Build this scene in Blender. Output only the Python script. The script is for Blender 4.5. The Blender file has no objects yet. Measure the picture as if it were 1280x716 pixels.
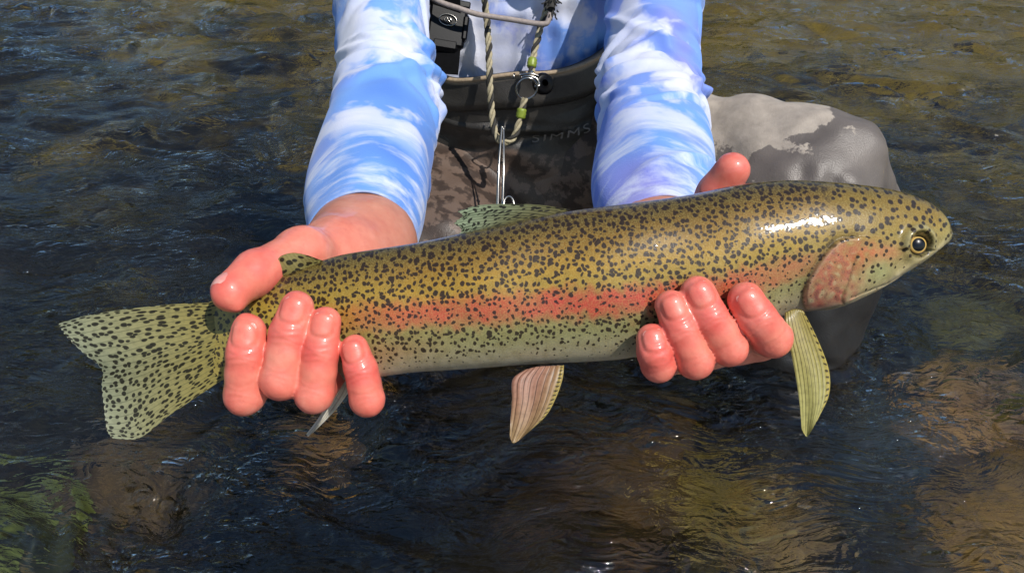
import bpy, math, random
import numpy as np
from mathutils import Vector, Matrix

# ------------------------------------------------------------------ camera, sky, sun, exposure
sc = bpy.context.scene
PITCH = math.radians(30.0)
CAM = np.array([0.0, 0.0, 0.57])
FPX = 985.5                      # focal length in photograph pixels (1280 wide)
cam_d = bpy.data.cameras.new("camera")
cam = bpy.data.objects.new("camera", cam_d)
sc.collection.objects.link(cam)
cam.location = CAM
cam.rotation_euler = (math.pi / 2 - PITCH, 0, 0)
cam_d.sensor_fit = 'HORIZONTAL'
cam_d.angle = 2 * math.atan(640 / FPX)
cam_d.clip_start = 0.02
cam_d.clip_end = 2000
sc.camera = cam

SUN = np.array([0.42, -0.48, 0.85]); SUN /= np.linalg.norm(SUN)   # towards the sun
elev = math.asin(SUN[2]); azim = math.atan2(SUN[0], SUN[1])
w = bpy.data.worlds.new("World"); sc.world = w
w.use_nodes = True
nt = w.node_tree
bg = nt.nodes["Background"]
sky = nt.nodes.new("ShaderNodeTexSky")
sky.sky_type = 'NISHITA'; sky.sun_disc = False
sky.sun_elevation = elev; sky.sun_rotation = azim
sky.altitude = 0; sky.air_density = 1.7; sky.dust_density = 0.0; sky.ozone_density = 7.0
nt.links.new(sky.outputs[0], bg.inputs[0])
bg.inputs[1].default_value = 0.09
sd = bpy.data.lights.new("sun", 'SUN'); sd.energy = 5.0; sd.angle = math.radians(0.5)
sd.color = (1.0, 0.95, 0.88)
sun = bpy.data.objects.new("sun", sd); sc.collection.objects.link(sun)
sun.rotation_euler = Vector(-SUN).to_track_quat('-Z', 'Y').to_euler()
sc.view_settings.view_transform = 'Standard'
sc.view_settings.look = 'None'
sc.view_settings.exposure = 0.0
sc.view_settings.gamma = 1.0
sc.view_settings.use_curve_mapping = False
sc.cycles.use_denoising = True
sc.cycles.max_bounces = 8
sc.cycles.transparent_max_bounces = 8
sc.cycles.sample_clamp_indirect = 4.0

# ------------------------------------------------------------------ helpers
R_ = np.array([1.0, 0, 0])
F_ = np.array([0, math.cos(PITCH), -math.sin(PITCH)])
U_ = np.array([0, math.sin(PITCH), math.cos(PITCH)])
rng = np.random.default_rng(7)
random.seed(7)
C = sc.collection


def P(px, py, d):
    """photograph pixel + distance along the view axis -> place in metres"""
    px = np.asarray(px, float); py = np.asarray(py, float); d = np.asarray(d, float)
    px, py, d = np.broadcast_arrays(px, py, d)
    return (CAM + ((px - 640) / FPX * d)[..., None] * R_
            + ((358 - py) / FPX * d)[..., None] * U_ + d[..., None] * F_)


def on_plane(px, py, z):
    r = ((px - 640) / FPX) * R_ + ((358 - py) / FPX) * U_ + F_
    t = (z - CAM[2]) / r[2]
    return CAM + r * t


def srgb(r, g, b, k=1.0):
    c = np.array([r, g, b]) / 255.0
    c = np.where(c <= 0.04045, c / 12.92, ((c + 0.055) / 1.055) ** 2.4)
    return c * k


def smooth(a, b, x):
    t = np.clip((x - a) / (b - a), 0, 1)
    return t * t * (3 - 2 * t)


def mesh_obj(name, V, Fc, mat, parent=None, attrs=None, smooth_shade=True):
    V = np.asarray(V, float).reshape(-1, 3)
    me = bpy.data.meshes.new(name)
    me.from_pydata(V.tolist(), [], [list(map(int, f)) for f in Fc])
    if smooth_shade:
        me.polygons.foreach_set("use_smooth", [True] * len(me.polygons))
    if attrs:
        for k, (typ, arr) in attrs.items():
            a = me.attributes.new(k, typ, 'POINT')
            arr = np.asarray(arr, np.float32)
            if typ == 'FLOAT':
                a.data.foreach_set("value", arr.ravel())
            elif typ == 'FLOAT_VECTOR':
                a.data.foreach_set("vector", arr.ravel())
            else:
                if arr.shape[1] == 3:
                    arr = np.concatenate([arr, np.ones((len(arr), 1), np.float32)], 1)
                a.data.foreach_set("color", arr.ravel())
    me.update()
    if mat is not None:
        me.materials.append(mat)
    o = bpy.data.objects.new(name, me)
    C.objects.link(o)
    if parent is not None:
        o.parent = parent
    return o


def empty(name, label, cat, group=None):
    o = bpy.data.objects.new(name, None)
    o.empty_display_size = 0.02
    C.objects.link(o)
    tag(o, label, cat, group)
    return o


def tag(o, label=None, cat=None, group=None, kind=None):
    if label: o["label"] = label
    if cat: o["category"] = cat
    if group: o["group"] = group
    if kind: o["kind"] = kind
    return o


def grid_faces(nu, nv, wrap_v=False, off=0):
    i, j = np.meshgrid(np.arange(nu - 1), np.arange(nv if wrap_v else nv - 1), indexing='ij')
    j2 = (j + 1) % nv
    a = i * nv + j; b = (i + 1) * nv + j; c = (i + 1) * nv + j2; d = i * nv + j2
    return (np.stack([a, b, c, d], -1).reshape(-1, 4) + off)


def catmull(pts, n):
    """smooth resampling of control rows (any number of columns)"""
    p = np.asarray(pts, float)
    m = len(p)
    t = np.linspace(0, m - 1, n)
    i = np.clip(t.astype(int), 0, m - 2); f = (t - i)[:, None]
    p0 = p[np.clip(i - 1, 0, m - 1)]; p1 = p[i]; p2 = p[i + 1]; p3 = p[np.clip(i + 2, 0, m - 1)]
    return 0.5 * ((2 * p1) + (-p0 + p2) * f + (2 * p0 - 5 * p1 + 4 * p2 - p3) * f ** 2
                  + (-p0 + 3 * p1 - 3 * p2 + p3) * f ** 3)


def pchip(xk, yk, x):
    xk = np.asarray(xk, float); yk = np.asarray(yk, float); x = np.asarray(x, float)
    h = np.diff(xk); dl = np.diff(yk) / h
    m = np.zeros_like(yk)
    m[0], m[-1] = dl[0], dl[-1]
    for k in range(1, len(xk) - 1):
        if dl[k - 1] * dl[k] > 0:
            w1 = 2 * h[k] + h[k - 1]; w2 = h[k] + 2 * h[k - 1]
            m[k] = (w1 + w2) / (w1 / dl[k - 1] + w2 / dl[k])
    i = np.clip(np.searchsorted(xk, x) - 1, 0, len(xk) - 2)
    t = np.clip((x - xk[i]) / h[i], 0, 1)
    return ((2 * t**3 - 3 * t**2 + 1) * yk[i] + (t**3 - 2 * t**2 + t) * h[i] * m[i]
            + (-2 * t**3 + 3 * t**2) * yk[i + 1] + (t**3 - t**2) * h[i] * m[i + 1])


def frames(path):
    T = np.gradient(path, axis=0)
    T /= np.linalg.norm(T, axis=1)[:, None] + 1e-12
    N = np.zeros_like(T)
    ref = np.array([0, 0, 1.0]) if abs(T[0][2]) < 0.9 else np.array([1.0, 0, 0])
    n = ref - T[0] * ref.dot(T[0]); n /= np.linalg.norm(n)
    for i in range(len(T)):
        n = n - T[i] * n.dot(T[i]); n /= np.linalg.norm(n) + 1e-12
        N[i] = n
    B = np.cross(T, N)
    return T, N, B


def tube(path, rad, sides=10, cap=True):
    path = np.asarray(path, float); n = len(path)
    rad = np.broadcast_to(np.asarray(rad, float), (n,))
    T, N, B = frames(path)
    th = np.linspace(0, 2 * np.pi, sides, endpoint=False)
    V = (path[:, None] + rad[:, None, None] * (np.cos(th)[None, :, None] * N[:, None] + np.sin(th)[None, :, None] * B[:, None])).reshape(-1, 3)
    Fc = grid_faces(n, sides, True).tolist()
    if cap:
        Fc.append(list(range(sides))[::-1]); Fc.append([(n - 1) * sides + k for k in range(sides)])
    return V, Fc


def join(parts):
    Vs, Fs, o = [], [], 0
    for V, Fc in parts:
        V = np.asarray(V).reshape(-1, 3)
        Vs.append(V); Fs += [[int(i) + o for i in f] for f in Fc]; o += len(V)
    return np.concatenate(Vs), Fs


def box(c, s, rot=None, bev=0.18):
    """bevelled box: centre, full sizes"""
    c = np.asarray(c, float); s = np.asarray(s, float) / 2
    b = min(s) * bev * 2
    V = []; idx = {}
    for sx in (-1, 1):
        for sy in (-1, 1):
            for sz in (-1, 1):
                for ax in range(3):
                    v = np.array([sx, sy, sz]) * (s - b)
                    v[ax] = np.array([sx, sy, sz])[ax] * s[ax]
                    idx[(sx, sy, sz, ax)] = len(V); V.append(v)
    Fc = []
    for ax in range(3):
        o1, o2 = [a for a in range(3) if a != ax]
        for sg in (-1, 1):
            f = []
            for (a, bb) in ((-1, -1), (1, -1), (1, 1), (-1, 1)):
                k = [0, 0, 0]; k[ax] = sg; k[o1] = a; k[o2] = bb
                f.append(idx[(k[0], k[1], k[2], ax)])
            Fc.append(f)
    for ax in range(3):
        o1, o2 = [a for a in range(3) if a != ax]
        for a in (-1, 1):
            for bb in (-1, 1):
                k0 = [0, 0, 0]; k0[ax] = -1; k0[o1] = a; k0[o2] = bb
                k1 = list(k0); k1[ax] = 1
                Fc.append([idx[(*k0, o1)], idx[(*k1, o1)], idx[(*k1, o2)], idx[(*k0, o2)]])
    for sx in (-1, 1):
        for sy in (-1, 1):
            for sz in (-1, 1):
                Fc.append([idx[(sx, sy, sz, a)] for a in range(3)])
    V = np.array(V)
    if rot is not None:
        V = V @ np.array(rot).T
    return V + c, Fc


# --- implicit surfaces: smooth unions of tapered capsules, meshed with surface nets
def cone_sdf(p, a, b, ra, rb):
    ba = b - a
    t = np.clip(((p - a) @ ba) / (ba @ ba), 0, 1)
    q = p - (a + t[:, None] * ba)
    return np.sqrt((q * q).sum(1)) - (ra + (rb - ra) * t)


def ell_sdf(p, c, r):
    q = (p - c) / r
    k0 = np.sqrt((q * q).sum(1)); k1 = np.sqrt(((q / r) ** 2).sum(1)) + 1e-9
    return k0 * (k0 - 1) / k1


def smin(a, b, k):
    h = np.clip(k - np.abs(a - b), 0, None) / k
    return np.minimum(a, b) - h * h * k * 0.25


def surface_nets(f, lo, hi, h):
    lo = np.asarray(lo, float); hi = np.asarray(hi, float)
    K = 4
    nb = np.ceil((hi - lo) / (h * K)).astype(int)
    n = nb * K + 1
    cc = np.stack(np.meshgrid(*[(np.arange(m) + 0.5) * K * h for m in nb], indexing='ij'), -1) + lo
    dc = f(cc.reshape(-1, 3)).reshape(nb)
    near = np.abs(dc) < K * h * 1.25
    big = np.repeat(np.repeat(np.repeat(dc, K, 0), K, 1), K, 2)
    D = np.full(n, 1.0); D[:-1, :-1, :-1] = np.where(big < 0, -1.0, 1.0)
    D[-1] = D[-2]; D[:, -1] = D[:, -2]; D[:, :, -1] = D[:, :, -2]
    mk = np.zeros(n, bool)
    nbk = np.repeat(np.repeat(np.repeat(near, K, 0), K, 1), K, 2)
    for dx in (0, 1):
        for dy in (0, 1):
            for dz in (0, 1):
                mk[dx:n[0] - 1 + dx, dy:n[1] - 1 + dy, dz:n[2] - 1 + dz] |= nbk
    ii = np.argwhere(mk)
    for s in range(0, len(ii), 400000):
        q = ii[s:s + 400000]
        D[q[:, 0], q[:, 1], q[:, 2]] = f(q * h + lo)
    S = D < 0
    cnt = np.zeros(n - 1, np.int8)
    for dx in (0, 1):
        for dy in (0, 1):
            for dz in (0, 1):
                cnt += S[dx:n[0] - 1 + dx, dy:n[1] - 1 + dy, dz:n[2] - 1 + dz]
    act = (cnt > 0) & (cnt < 8)
    cells = np.argwhere(act)
    vid = -np.ones(n - 1, int); vid[act] = np.arange(len(cells))
    acc = np.zeros((len(cells), 3)); num = np.zeros(len(cells))
    cor = [np.array([a, b, c]) for a in (0, 1) for b in (0, 1) for c in (0, 1)]
    for a in cor:
        for ax in range(3):
            if a[ax] == 0:
                b = a.copy(); b[ax] = 1
                i0 = cells + a; i1 = cells + b
                d0 = D[i0[:, 0], i0[:, 1], i0[:, 2]]; d1 = D[i1[:, 0], i1[:, 1], i1[:, 2]]
                m = (d0 < 0) != (d1 < 0)
                t = np.where(m, d0 / np.where(m, d0 - d1, 1), 0)
                pt = a + t[:, None] * (b - a)
                acc[m] += pt[m]; num[m] += 1
    V = lo + h * (cells + acc / num[:, None])
    Fs = []
    for ax in range(3):
        o1, o2 = (ax + 1) % 3, (ax + 2) % 3
        sl0 = [slice(1, -1)] * 3; sl1 = [slice(1, -1)] * 3
        sl0[ax] = slice(0, -1); sl1[ax] = slice(1, None)
        s0 = S[tuple(sl0)]; s1 = S[tuple(sl1)]
        e = np.argwhere(s0 != s1)
        fl = s0[e[:, 0], e[:, 1], e[:, 2]]
        for k in range(3):
            if k != ax: e[:, k] += 1
        q = []
        for (u, v) in ((0, 0), (1, 0), (1, 1), (0, 1)):
            c = e.copy(); c[:, o1] -= u; c[:, o2] -= v
            q.append(vid[c[:, 0], c[:, 1], c[:, 2]])
        q = np.stack(q, 1)
        q[~fl] = q[~fl][:, ::-1]
        Fs.append(q)
    return V, np.concatenate(Fs)[:, ::-1]


def vnormals(V, Fq):
    Fq = np.asarray(Fq)
    n = np.cross(V[Fq[:, 2]] - V[Fq[:, 0]], V[Fq[:, 3]] - V[Fq[:, 1]])
    N = np.zeros_like(V)
    for k in range(4):
        np.add.at(N, Fq[:, k], n)
    return N / (np.linalg.norm(N, axis=1)[:, None] + 1e-12)


class SineNoise:
    """smooth pseudo-random field from many sine waves"""
    def __init__(s, scale, seed, n=24, dim=3):
        r = np.random.default_rng(seed)
        k = r.normal(size=(n, dim)); k /= np.linalg.norm(k, axis=1)[:, None]
        s.k = k * (2 * np.pi / scale) * r.uniform(0.6, 1.7, n)[:, None]
        s.ph = r.uniform(0, 2 * np.pi, n); s.n = n

    def __call__(s, p):
        out = np.zeros(len(p))
        for k, ph in zip(s.k, s.ph):
            out += np.sin(p @ k + ph)
        return out / math.sqrt(s.n / 2)


# --- materials
def new_mat(name):
    m = bpy.data.materials.new(name); m.use_nodes = True
    t = m.node_tree; t.nodes.clear()
    out = t.nodes.new("ShaderNodeOutputMaterial")
    return m, t, out


class NT:
    def __init__(s, t): s.t = t
    def n(s, typ, **kw):
        nd = s.t.nodes.new(typ)
        for k, v in kw.items():
            if k.startswith("i_"):
                key = k[2:].replace("_", " ")
                s.put(nd.inputs[key], v)
            else:
                setattr(nd, k, v)
        return nd
    def put(s, sock, v):
        if isinstance(v, bpy.types.NodeSocket): s.t.links.new(v, sock)
        elif isinstance(v, (tuple, list, np.ndarray)) and sock.type == 'RGBA':
            v = tuple(float(x) for x in v); sock.default_value = v if len(v) == 4 else (*v, 1)
        else: sock.default_value = v
    def math(s, op, a, b=0.0, c=None):
        nd = s.t.nodes.new("ShaderNodeMath"); nd.operation = op
        s.put(nd.inputs[0], a); s.put(nd.inputs[1], b)
        if c is not None: s.put(nd.inputs[2], c)
        return nd.outputs[0]
    def vmath(s, op, a, b):
        nd = s.t.nodes.new("ShaderNodeVectorMath"); nd.operation = op
        s.put(nd.inputs[0], a); s.put(nd.inputs[1], b)
        return nd.outputs[0]
    def mix(s, f, a, b, mode='MIX'):
        nd = s.t.nodes.new("ShaderNodeMix"); nd.data_type = 'RGBA'; nd.blend_type = mode
        s.put(nd.inputs[0], f); s.put(nd.inputs[6], a); s.put(nd.inputs[7], b)
        return nd.outputs[2]
    def ramp(s, f, stops, interp='LINEAR'):
        nd = s.t.nodes.new("ShaderNodeValToRGB"); cr = nd.color_ramp; cr.interpolation = interp
        while len(cr.elements) < len(stops): cr.elements.new(0.5)
        for e, (p, c) in zip(cr.elements, stops):
            e.position = p; c = tuple(float(x) for x in np.atleast_1d(c))
            e.color = (c[0], c[0], c[0], 1) if len(c) == 1 else (*c, 1)
        s.put(nd.inputs[0], f)
        return nd.outputs[0]
    def noise(s, vec, scale, detail=3, rough=0.55, dist=0.0, out=0):
        nd = s.t.nodes.new("ShaderNodeTexNoise")
        if vec is not None: s.put(nd.inputs["Vector"], vec)
        nd.inputs["Scale"].default_value = scale; nd.inputs["Detail"].default_value = detail
        nd.inputs["Roughness"].default_value = rough; nd.inputs["Distortion"].default_value = dist
        return nd.outputs[out]
    def mapr(s, v, a, b, c=0.0, d=1.0):
        nd = s.t.nodes.new("ShaderNodeMapRange"); nd.interpolation_type = 'SMOOTHSTEP'
        for k, x in enumerate((v, a, b, c, d)): s.put(nd.inputs[k], x)
        return nd.outputs[0]
    def attr(s, name, out="Fac"):
        nd = s.t.nodes.new("ShaderNodeAttribute"); nd.attribute_name = name
        return nd.outputs[out]
    def pos(s):
        return s.t.nodes.new("ShaderNodeNewGeometry").outputs["Position"]
    def bump(s, h, strength=0.3, dist=0.001, normal=None):
        nd = s.t.nodes.new("ShaderNodeBump")
        nd.inputs["Strength"].default_value = strength; nd.inputs["Distance"].default_value = dist
        s.put(nd.inputs["Height"], h)
        if normal is not None: s.put(nd.inputs["Normal"], normal)
        return nd.outputs[0]
    def bsdf(s, **kw):
        nd = s.t.nodes.new("ShaderNodeBsdfPrincipled")
        for k, v in kw.items(): s.put(nd.inputs[k.replace("_", " ")], v)
        return nd


def simple_mat(name, col, rough=0.5, metal=0.0, nscale=60, namp=0.25, bump=0.2, bdist=0.0005, **kw):
    m, t, out = new_mat(name); N = NT(t)
    p = N.pos()
    f = N.noise(p, nscale, 4)
    c = np.array(col)
    colr = N.ramp(f, [(0.3, c * (1 - namp)), (0.7, np.minimum(c * (1 + namp), 1))])
    b = N.bsdf(Base_Color=colr, Roughness=rough, Metallic=metal, Normal=N.bump(N.noise(p, nscale * 8, 3), bump, bdist), **kw)
    t.links.new(b.outputs[0], out.inputs[0])
    return m


# ------------------------------------------------------------------ water
LEGS = [(0.362, 0.845, 0.075), (-0.09, 0.885, 0.085)]


def wave_height(x, y):
    r = np.random.default_rng(11)
    p2 = np.stack([x.ravel(), y.ravel()], -1)
    wx = SineNoise(0.5, 3, 10, 2)(p2) * 0.045; wy = SineNoise(0.4, 4, 10, 2)(p2) * 0.03
    X = p2[:, 0] + wx; Y = p2[:, 1] + wy
    g1 = SineNoise(0.45, 5, 10, 2)(p2); g2 = SineNoise(0.30, 6, 10, 2)(p2); g3 = SineNoise(0.6, 8, 10, 2)(p2)
    A = [np.clip(0.72 + 0.62 * g, 0.10, 2.2) for g in (g1, g2, g3)]
    h = np.zeros(len(p2))
    n = 74
    for i in range(n):
        lam = 0.026 * (0.62 / 0.026) ** ((i + r.uniform(0, 1)) / n)
        # the current runs across the picture, most crests lie along it
        ang = r.normal(math.radians(82), math.radians(24))
        k = 2 * np.pi / lam
        st = 0.034 if lam < 0.05 else (0.066 if lam < 0.20 else 0.034)
        ph = r.uniform(0, 2 * np.pi)
        arg = k * (X * math.cos(ang) + Y * math.sin(ang)) + ph
        h += A[i % 3] * (st / k) * (np.sin(arg) + 0.25 * np.sin(2 * arg + 0.6))
    for (lx, ly, lr) in LEGS:
        d = np.hypot(p2[:, 0] - lx, p2[:, 1] - ly) - lr
        h += 0.0016 * np.sin(d * 2 * np.pi / 0.026 + g1) * np.exp(-np.clip(d, 0, 9) / 0.10) * (d > -0.03)
        h += 0.004 * np.exp(-(d / 0.012) ** 2)
    for (lx, ly) in ((0.62, 0.72), (-0.35, 0.48)):
        d = np.hypot(p2[:, 0] - lx, (p2[:, 1] - ly) * 1.2)
        h += 0.0011 * np.sin(d * 2 * np.pi / 0.021 + g2) * np.exp(-(d / 0.17) ** 2)
    fade = 1 / (1 + (np.hypot(p2[:, 0], p2[:, 1]) / 9.0) ** 2)
    return (h * fade).reshape(x.shape)


def axis_steps(a, b, h, growth, lim):
    core = list(np.arange(a, b + h, h))
    s = h; v = core[-1]; hi = []
    while v < lim[1]:
        s *= growth; v += s; hi.append(v)
    s = h; v = core[0]; lo = []
    while v > lim[0]:
        s *= growth; v -= s; lo.append(v)
    return np.array(lo[::-1] + core + hi)


xs = axis_steps(-0.75, 0.80, 0.0045, 1.012, (-70, 70))
ys = axis_steps(0.36, 1.25, 0.0042, 1.0105, (-45, 90))
gx, gy = np.meshgrid(xs, ys, indexing='ij')
gz = wave_height(gx, gy)
m, t, out = new_mat("river_water"); N = NT(t)
p = N.pos()
st = N.vmath('MULTIPLY', p, (0.72, 1.25, 1.0))
warp = N.vmath('ADD', st, N.vmath('MULTIPLY', N.noise(p, 6, 2, out=1), (0.09, 0.09, 0)))
f1 = N.noise(warp, 70, 3, 0.55, 0.8)
f2 = N.noise(warp, 26, 2, 0.5, 0.4)
f3 = N.math('MULTIPLY', N.noise(N.vmath('MULTIPLY', warp, (0.6, 1.3, 1.0)), 190, 2, 0.5, 0.5), N.mapr(N.noise(p, 7.0, 2), 0.42, 0.62, 0.15, 1.3))
dl = N.vmath('SUBTRACT', p, (0.1, 0.55, 0.0)); ln = N.n("ShaderNodeVectorMath", operation='LENGTH'); N.put(ln.inputs[0], dl)
amp = N.math('MULTIPLY', N.mapr(N.noise(p, 4.2, 2), 0.34, 0.66, 0.30, 1.1), N.mapr(ln.outputs["Value"], 0.4, 1.6, 1.0, 0.42))
rid = N.math('POWER', N.math('ABSOLUTE', N.math('SUBTRACT', N.math('MULTIPLY', N.noise(N.vmath('MULTIPLY', warp, (0.75, 1.2, 1.0)), 44, 2, 0.45, 0.9), 2.0), 1.0)), 0.8)
hh = N.math('ADD', N.math('ADD', N.math('MULTIPLY', f1, 0.14), N.math('MULTIPLY', rid, -0.20)), N.math('ADD', N.math('MULTIPLY', f2, 0.75), N.math('MULTIPLY', f3, 0.085)))
hh = N.math('MULTIPLY', hh, amp)
nb = N.bump(hh, 1.0, 0.033)
fr = N.n("ShaderNodeFresnel"); fr.inputs[0].default_value = 1.62; t.links.new(nb, fr.inputs[1])
gl = N.n("ShaderNodeBsdfGlossy", i_Color=(1, 1, 1, 1), i_Roughness=0.015); t.links.new(nb, gl.inputs["Normal"])
tr = N.n("ShaderNodeBsdfTransparent", i_Color=(0.78, 0.76, 0.60, 1))
rf = N.n("ShaderNodeBsdfRefraction", i_Color=(0.78, 0.76, 0.60, 1), i_Roughness=0.0, i_IOR=1.333); t.links.new(nb, rf.inputs["Normal"])
mx = N.n("ShaderNodeMixShader"); mx.inputs[0].default_value = 0.86
t.links.new(tr.outputs[0], mx.inputs[1]); t.links.new(rf.outputs[0], mx.inputs[2])
m2 = N.n("ShaderNodeMixShader")
t.links.new(fr.outputs[0], m2.inputs[0]); t.links.new(mx.outputs[0], m2.inputs[1]); t.links.new(gl.outputs[0], m2.inputs[2])
t.links.new(m2.outputs[0], out.inputs[0])
water = mesh_obj("river_water", np.stack([gx, gy, gz], -1), grid_faces(len(xs), len(ys)), m)
tag(water, kind="structure")

# ------------------------------------------------------------------ river bed
BED = -0.21
bx = axis_steps(-1.6, 1.6, 0.02, 1.05, (-70, 70)); by = axis_steps(0.1, 2.6, 0.02, 1.05, (-45, 90))
qx, qy = np.meshgrid(bx, by, indexing='ij')
bp = np.stack([qx.ravel(), qy.ravel()], -1)


def bed_height(p2):
    return BED + 0.020 * SineNoise(0.8, 21, 16, 2)(p2) + 0.007 * SineNoise(0.2, 22, 16, 2)(p2) - 0.05 * smooth(0.2, 3, np.abs(p2[:, 1] - 0.7))


bz = bed_height(bp)
m, t, out = new_mat("river_bed"); N = NT(t)
p = N.pos()
n1 = N.noise(p, 3.2, 5, 0.6, 0.5); n2 = N.noise(p, 34, 4, 0.65)
vor = N.n("ShaderNodeTexVoronoi", i_Scale=26.0); t.links.new(N.vmath('ADD', p, N.vmath('MULTIPLY', N.noise(p, 20, 2, out=1), (0.03, 0.03, 0.03))), vor.inputs["Vector"])
c = N.ramp(n1, [(0.36, srgb(22, 20, 12)), (0.46, srgb(48, 44, 18)), (0.55, srgb(70, 56, 28)), (0.70, srgb(112, 104, 38))])
c = N.mix(N.ramp(n2, [(0.45, 0.0), (0.75, 0.45)]), c, srgb(120, 104, 58))
c = N.mix(0.5, c, N.ramp(vor.outputs["Color"], [(0.0, srgb(20, 17, 11)), (0.5, srgb(50, 43, 24)), (1.0, srgb(112, 98, 56))]))
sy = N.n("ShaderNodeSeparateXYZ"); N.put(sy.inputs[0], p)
moss_glints = N.mapr(N.math('ADD', N.math('ADD', N.math('MULTIPLY', sy.outputs[1], 0.45), N.math('MULTIPLY', sy.outputs[0], 0.30)), N.math('MULTIPLY', N.math('SUBTRACT', N.noise(p, 3.0, 4, 0.6, 0.5), 0.5), 5.0)), 0.7, 1.5)  # mossy patches, with golden sunlit glints painted into their colour
c = N.mix(N.math('MULTIPLY', moss_glints, 0.9), N.mix(0.72, c, srgb(8, 6, 5)), N.ramp(n2, [(0.3, srgb(104, 94, 18)), (0.5, srgb(176, 154, 40)), (0.7, srgb(224, 194, 84))]))  # bed outside the patches, mostly nearer, darkened in colour to stand for cast shade
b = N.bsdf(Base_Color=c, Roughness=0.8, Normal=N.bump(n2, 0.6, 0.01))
t.links.new(b.outputs[0], out.inputs[0])
BEDMAT = m
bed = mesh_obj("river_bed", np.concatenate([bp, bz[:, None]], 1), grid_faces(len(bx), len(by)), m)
tag(bed, kind="structure")


def ico(sub):
    bm_v = []; import bmesh
    bm = bmesh.new(); bmesh.ops.create_icosphere(bm, subdivisions=sub, radius=1)
    V = np.array([v.co[:] for v in bm.verts]); Fc = [[v.index for v in f.verts] for f in bm.faces]
    bm.free(); return V, Fc


# pebbles that cover the bed (nobody could count them)
IV, IF = ico(2)
IF = np.array(IF)
peb_mat = simple_mat("pebble", srgb(44, 36, 20), 0.75, nscale=7, namp=0.95, bump=0.5, bdist=0.003)
Vs, Fs, o = [], [], 0
for i in range(1500):
    y = 0.25 + 2.6 * rng.random() ** 1.5
    x = rng.uniform(-1, 1) * (0.45 + 0.8 * y)
    r = 0.011 + 0.026 * rng.random() ** 2.2
    sc3 = r * np.array([rng.uniform(0.9, 1.6), rng.uniform(0.8, 1.3), rng.uniform(0.45, 0.75)])
    a = rng.uniform(0, 6.28); ca, sa = math.cos(a), math.sin(a)
    d = 1 + 0.13 * np.sin(IV @ rng.normal(size=3) * 2.2 + rng.uniform(0, 6)) + 0.08 * np.sin(IV @ rng.normal(size=3) * 4)
    v = IV * d[:, None] * sc3
    v = np.stack([v[:, 0] * ca - v[:, 1] * sa, v[:, 0] * sa + v[:, 1] * ca, v[:, 2]], 1)
    v += [x, y, bed_height(np.array([[x, y]]))[0] + sc3[2] * 0.35]
    Vs.append(v); Fs.append(IF + o); o += len(IV)
peb = mesh_obj("pebbles", np.concatenate(Vs), np.concatenate(Fs), peb_mat)
tag(peb, "brown and olive pebbles covering the river bed under the water", "pebbles", kind="stuff")

# larger stones one can tell apart through the water
IV3, IF3 = ico(4)
STONES = [
    (40, 690, 0.07, (150, 165, 90), "pale green mossy stone lying under the shallow water"),
    (190, 650, 0.10, (120, 98, 66), "broad brown flat stone under water below the tail fin"),
    (400, 575, 0.055, (196, 150, 84), "orange tan stone under water below the little finger of the tail hand"),
    (870, 665, 0.085, (190, 168, 92), "yellow tan stone under water below the pectoral fin"),
    (960, 712, 0.06, (196, 165, 112), "small sandy stone beside the yellow tan stone under water"),
    (1190, 560, 0.10, (190, 150, 104), "large tan stone under rings of ripples beyond the knee"),
    (1215, 690, 0.12, (180, 145, 86), "wide golden brown stone under water in the sunlit shallows"),
    (1060, 600, 0.10, (52, 62, 82), "blue grey stone under water in front of the knee"),
    (760, 640, 0.13, (92, 70, 40), "rusty brown stone under water below the pelvic fin"),
    (1190, 450, 0.09, (126, 120, 50), "olive mossy stone under water beside the wader leg"),
]
for (px, py, r, col, lab) in STONES:
    q = on_plane(px, py, BED + 0.03)
    rr = np.random.default_rng(int(px + py))
    d = 1 + 0.22 * np.sin(IV3 @ rr.normal(size=3) * 2.2 + 1) + 0.12 * np.sin(IV3 @ rr.normal(size=3) * 4 + 2) + 0.03 * np.sin(IV3 @ rr.normal(size=3) * 9)
    s3 = r * np.array([1.0, 0.72, 0.42])
    a = rr.uniform(-0.6, 0.6); ca, sa = math.cos(a), math.sin(a)
    v = IV3 * d[:, None] * s3
    v = np.stack([v[:, 0] * ca - v[:, 1] * sa, v[:, 0] * sa + v[:, 1] * ca, v[:, 2]], 1) + q
    sm = simple_mat("stone", srgb(*col, 1.0), 0.7, nscale=26, namp=0.8, bump=0.6, bdist=0.004)
    so = mesh_obj("river_stone", v, IF3, sm)
    tag(so, lab, "stone", "stones lying on the river bed")

# ------------------------------------------------------------------ wooded far bank, mirrored in the water
m, t, out = new_mat("far_wood"); N = NT(t)
p = N.pos()
c = N.ramp(N.noise(p, 0.8, 4), [(0.3, srgb(30, 36, 12)), (0.5, srgb(78, 78, 22)), (0.7, srgb(136, 122, 40))])
b = N.bsdf(Base_Color=c, Roughness=0.8); t.links.new(b.outputs[0], out.inputs[0])
nl = 30000
X = rng.uniform(-60, 60, nl); Yb = rng.uniform(26, 34, nl)
top = 5.6 + 2.4 * SineNoise(14, 31, 14, 1)(X[:, None]) + 1.2 * SineNoise(5, 32, 14, 1)(X[:, None])
top = np.clip(top, 2.0, 16)
Z = 0.4 + rng.random(nl) ** 0.8 * top
cen = np.stack([X, Yb, Z], 1)
e1 = rng.normal(size=(nl, 3)); e1 /= np.linalg.norm(e1, axis=1)[:, None]
e2 = np.cross(e1, rng.normal(size=(nl, 3))); e2 /= np.linalg.norm(e2, axis=1)[:, None]
s = rng.uniform(0.3, 0.7, nl)[:, None]
V = np.stack([cen - s * e1, cen - 0.5 * s * e2, cen + s * e1, cen + 0.5 * s * e2], 1).reshape(-1, 3)
wood = mesh_obj("far_wood", V, np.arange(nl * 4).reshape(-1, 4), m, smooth_shade=False)
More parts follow.
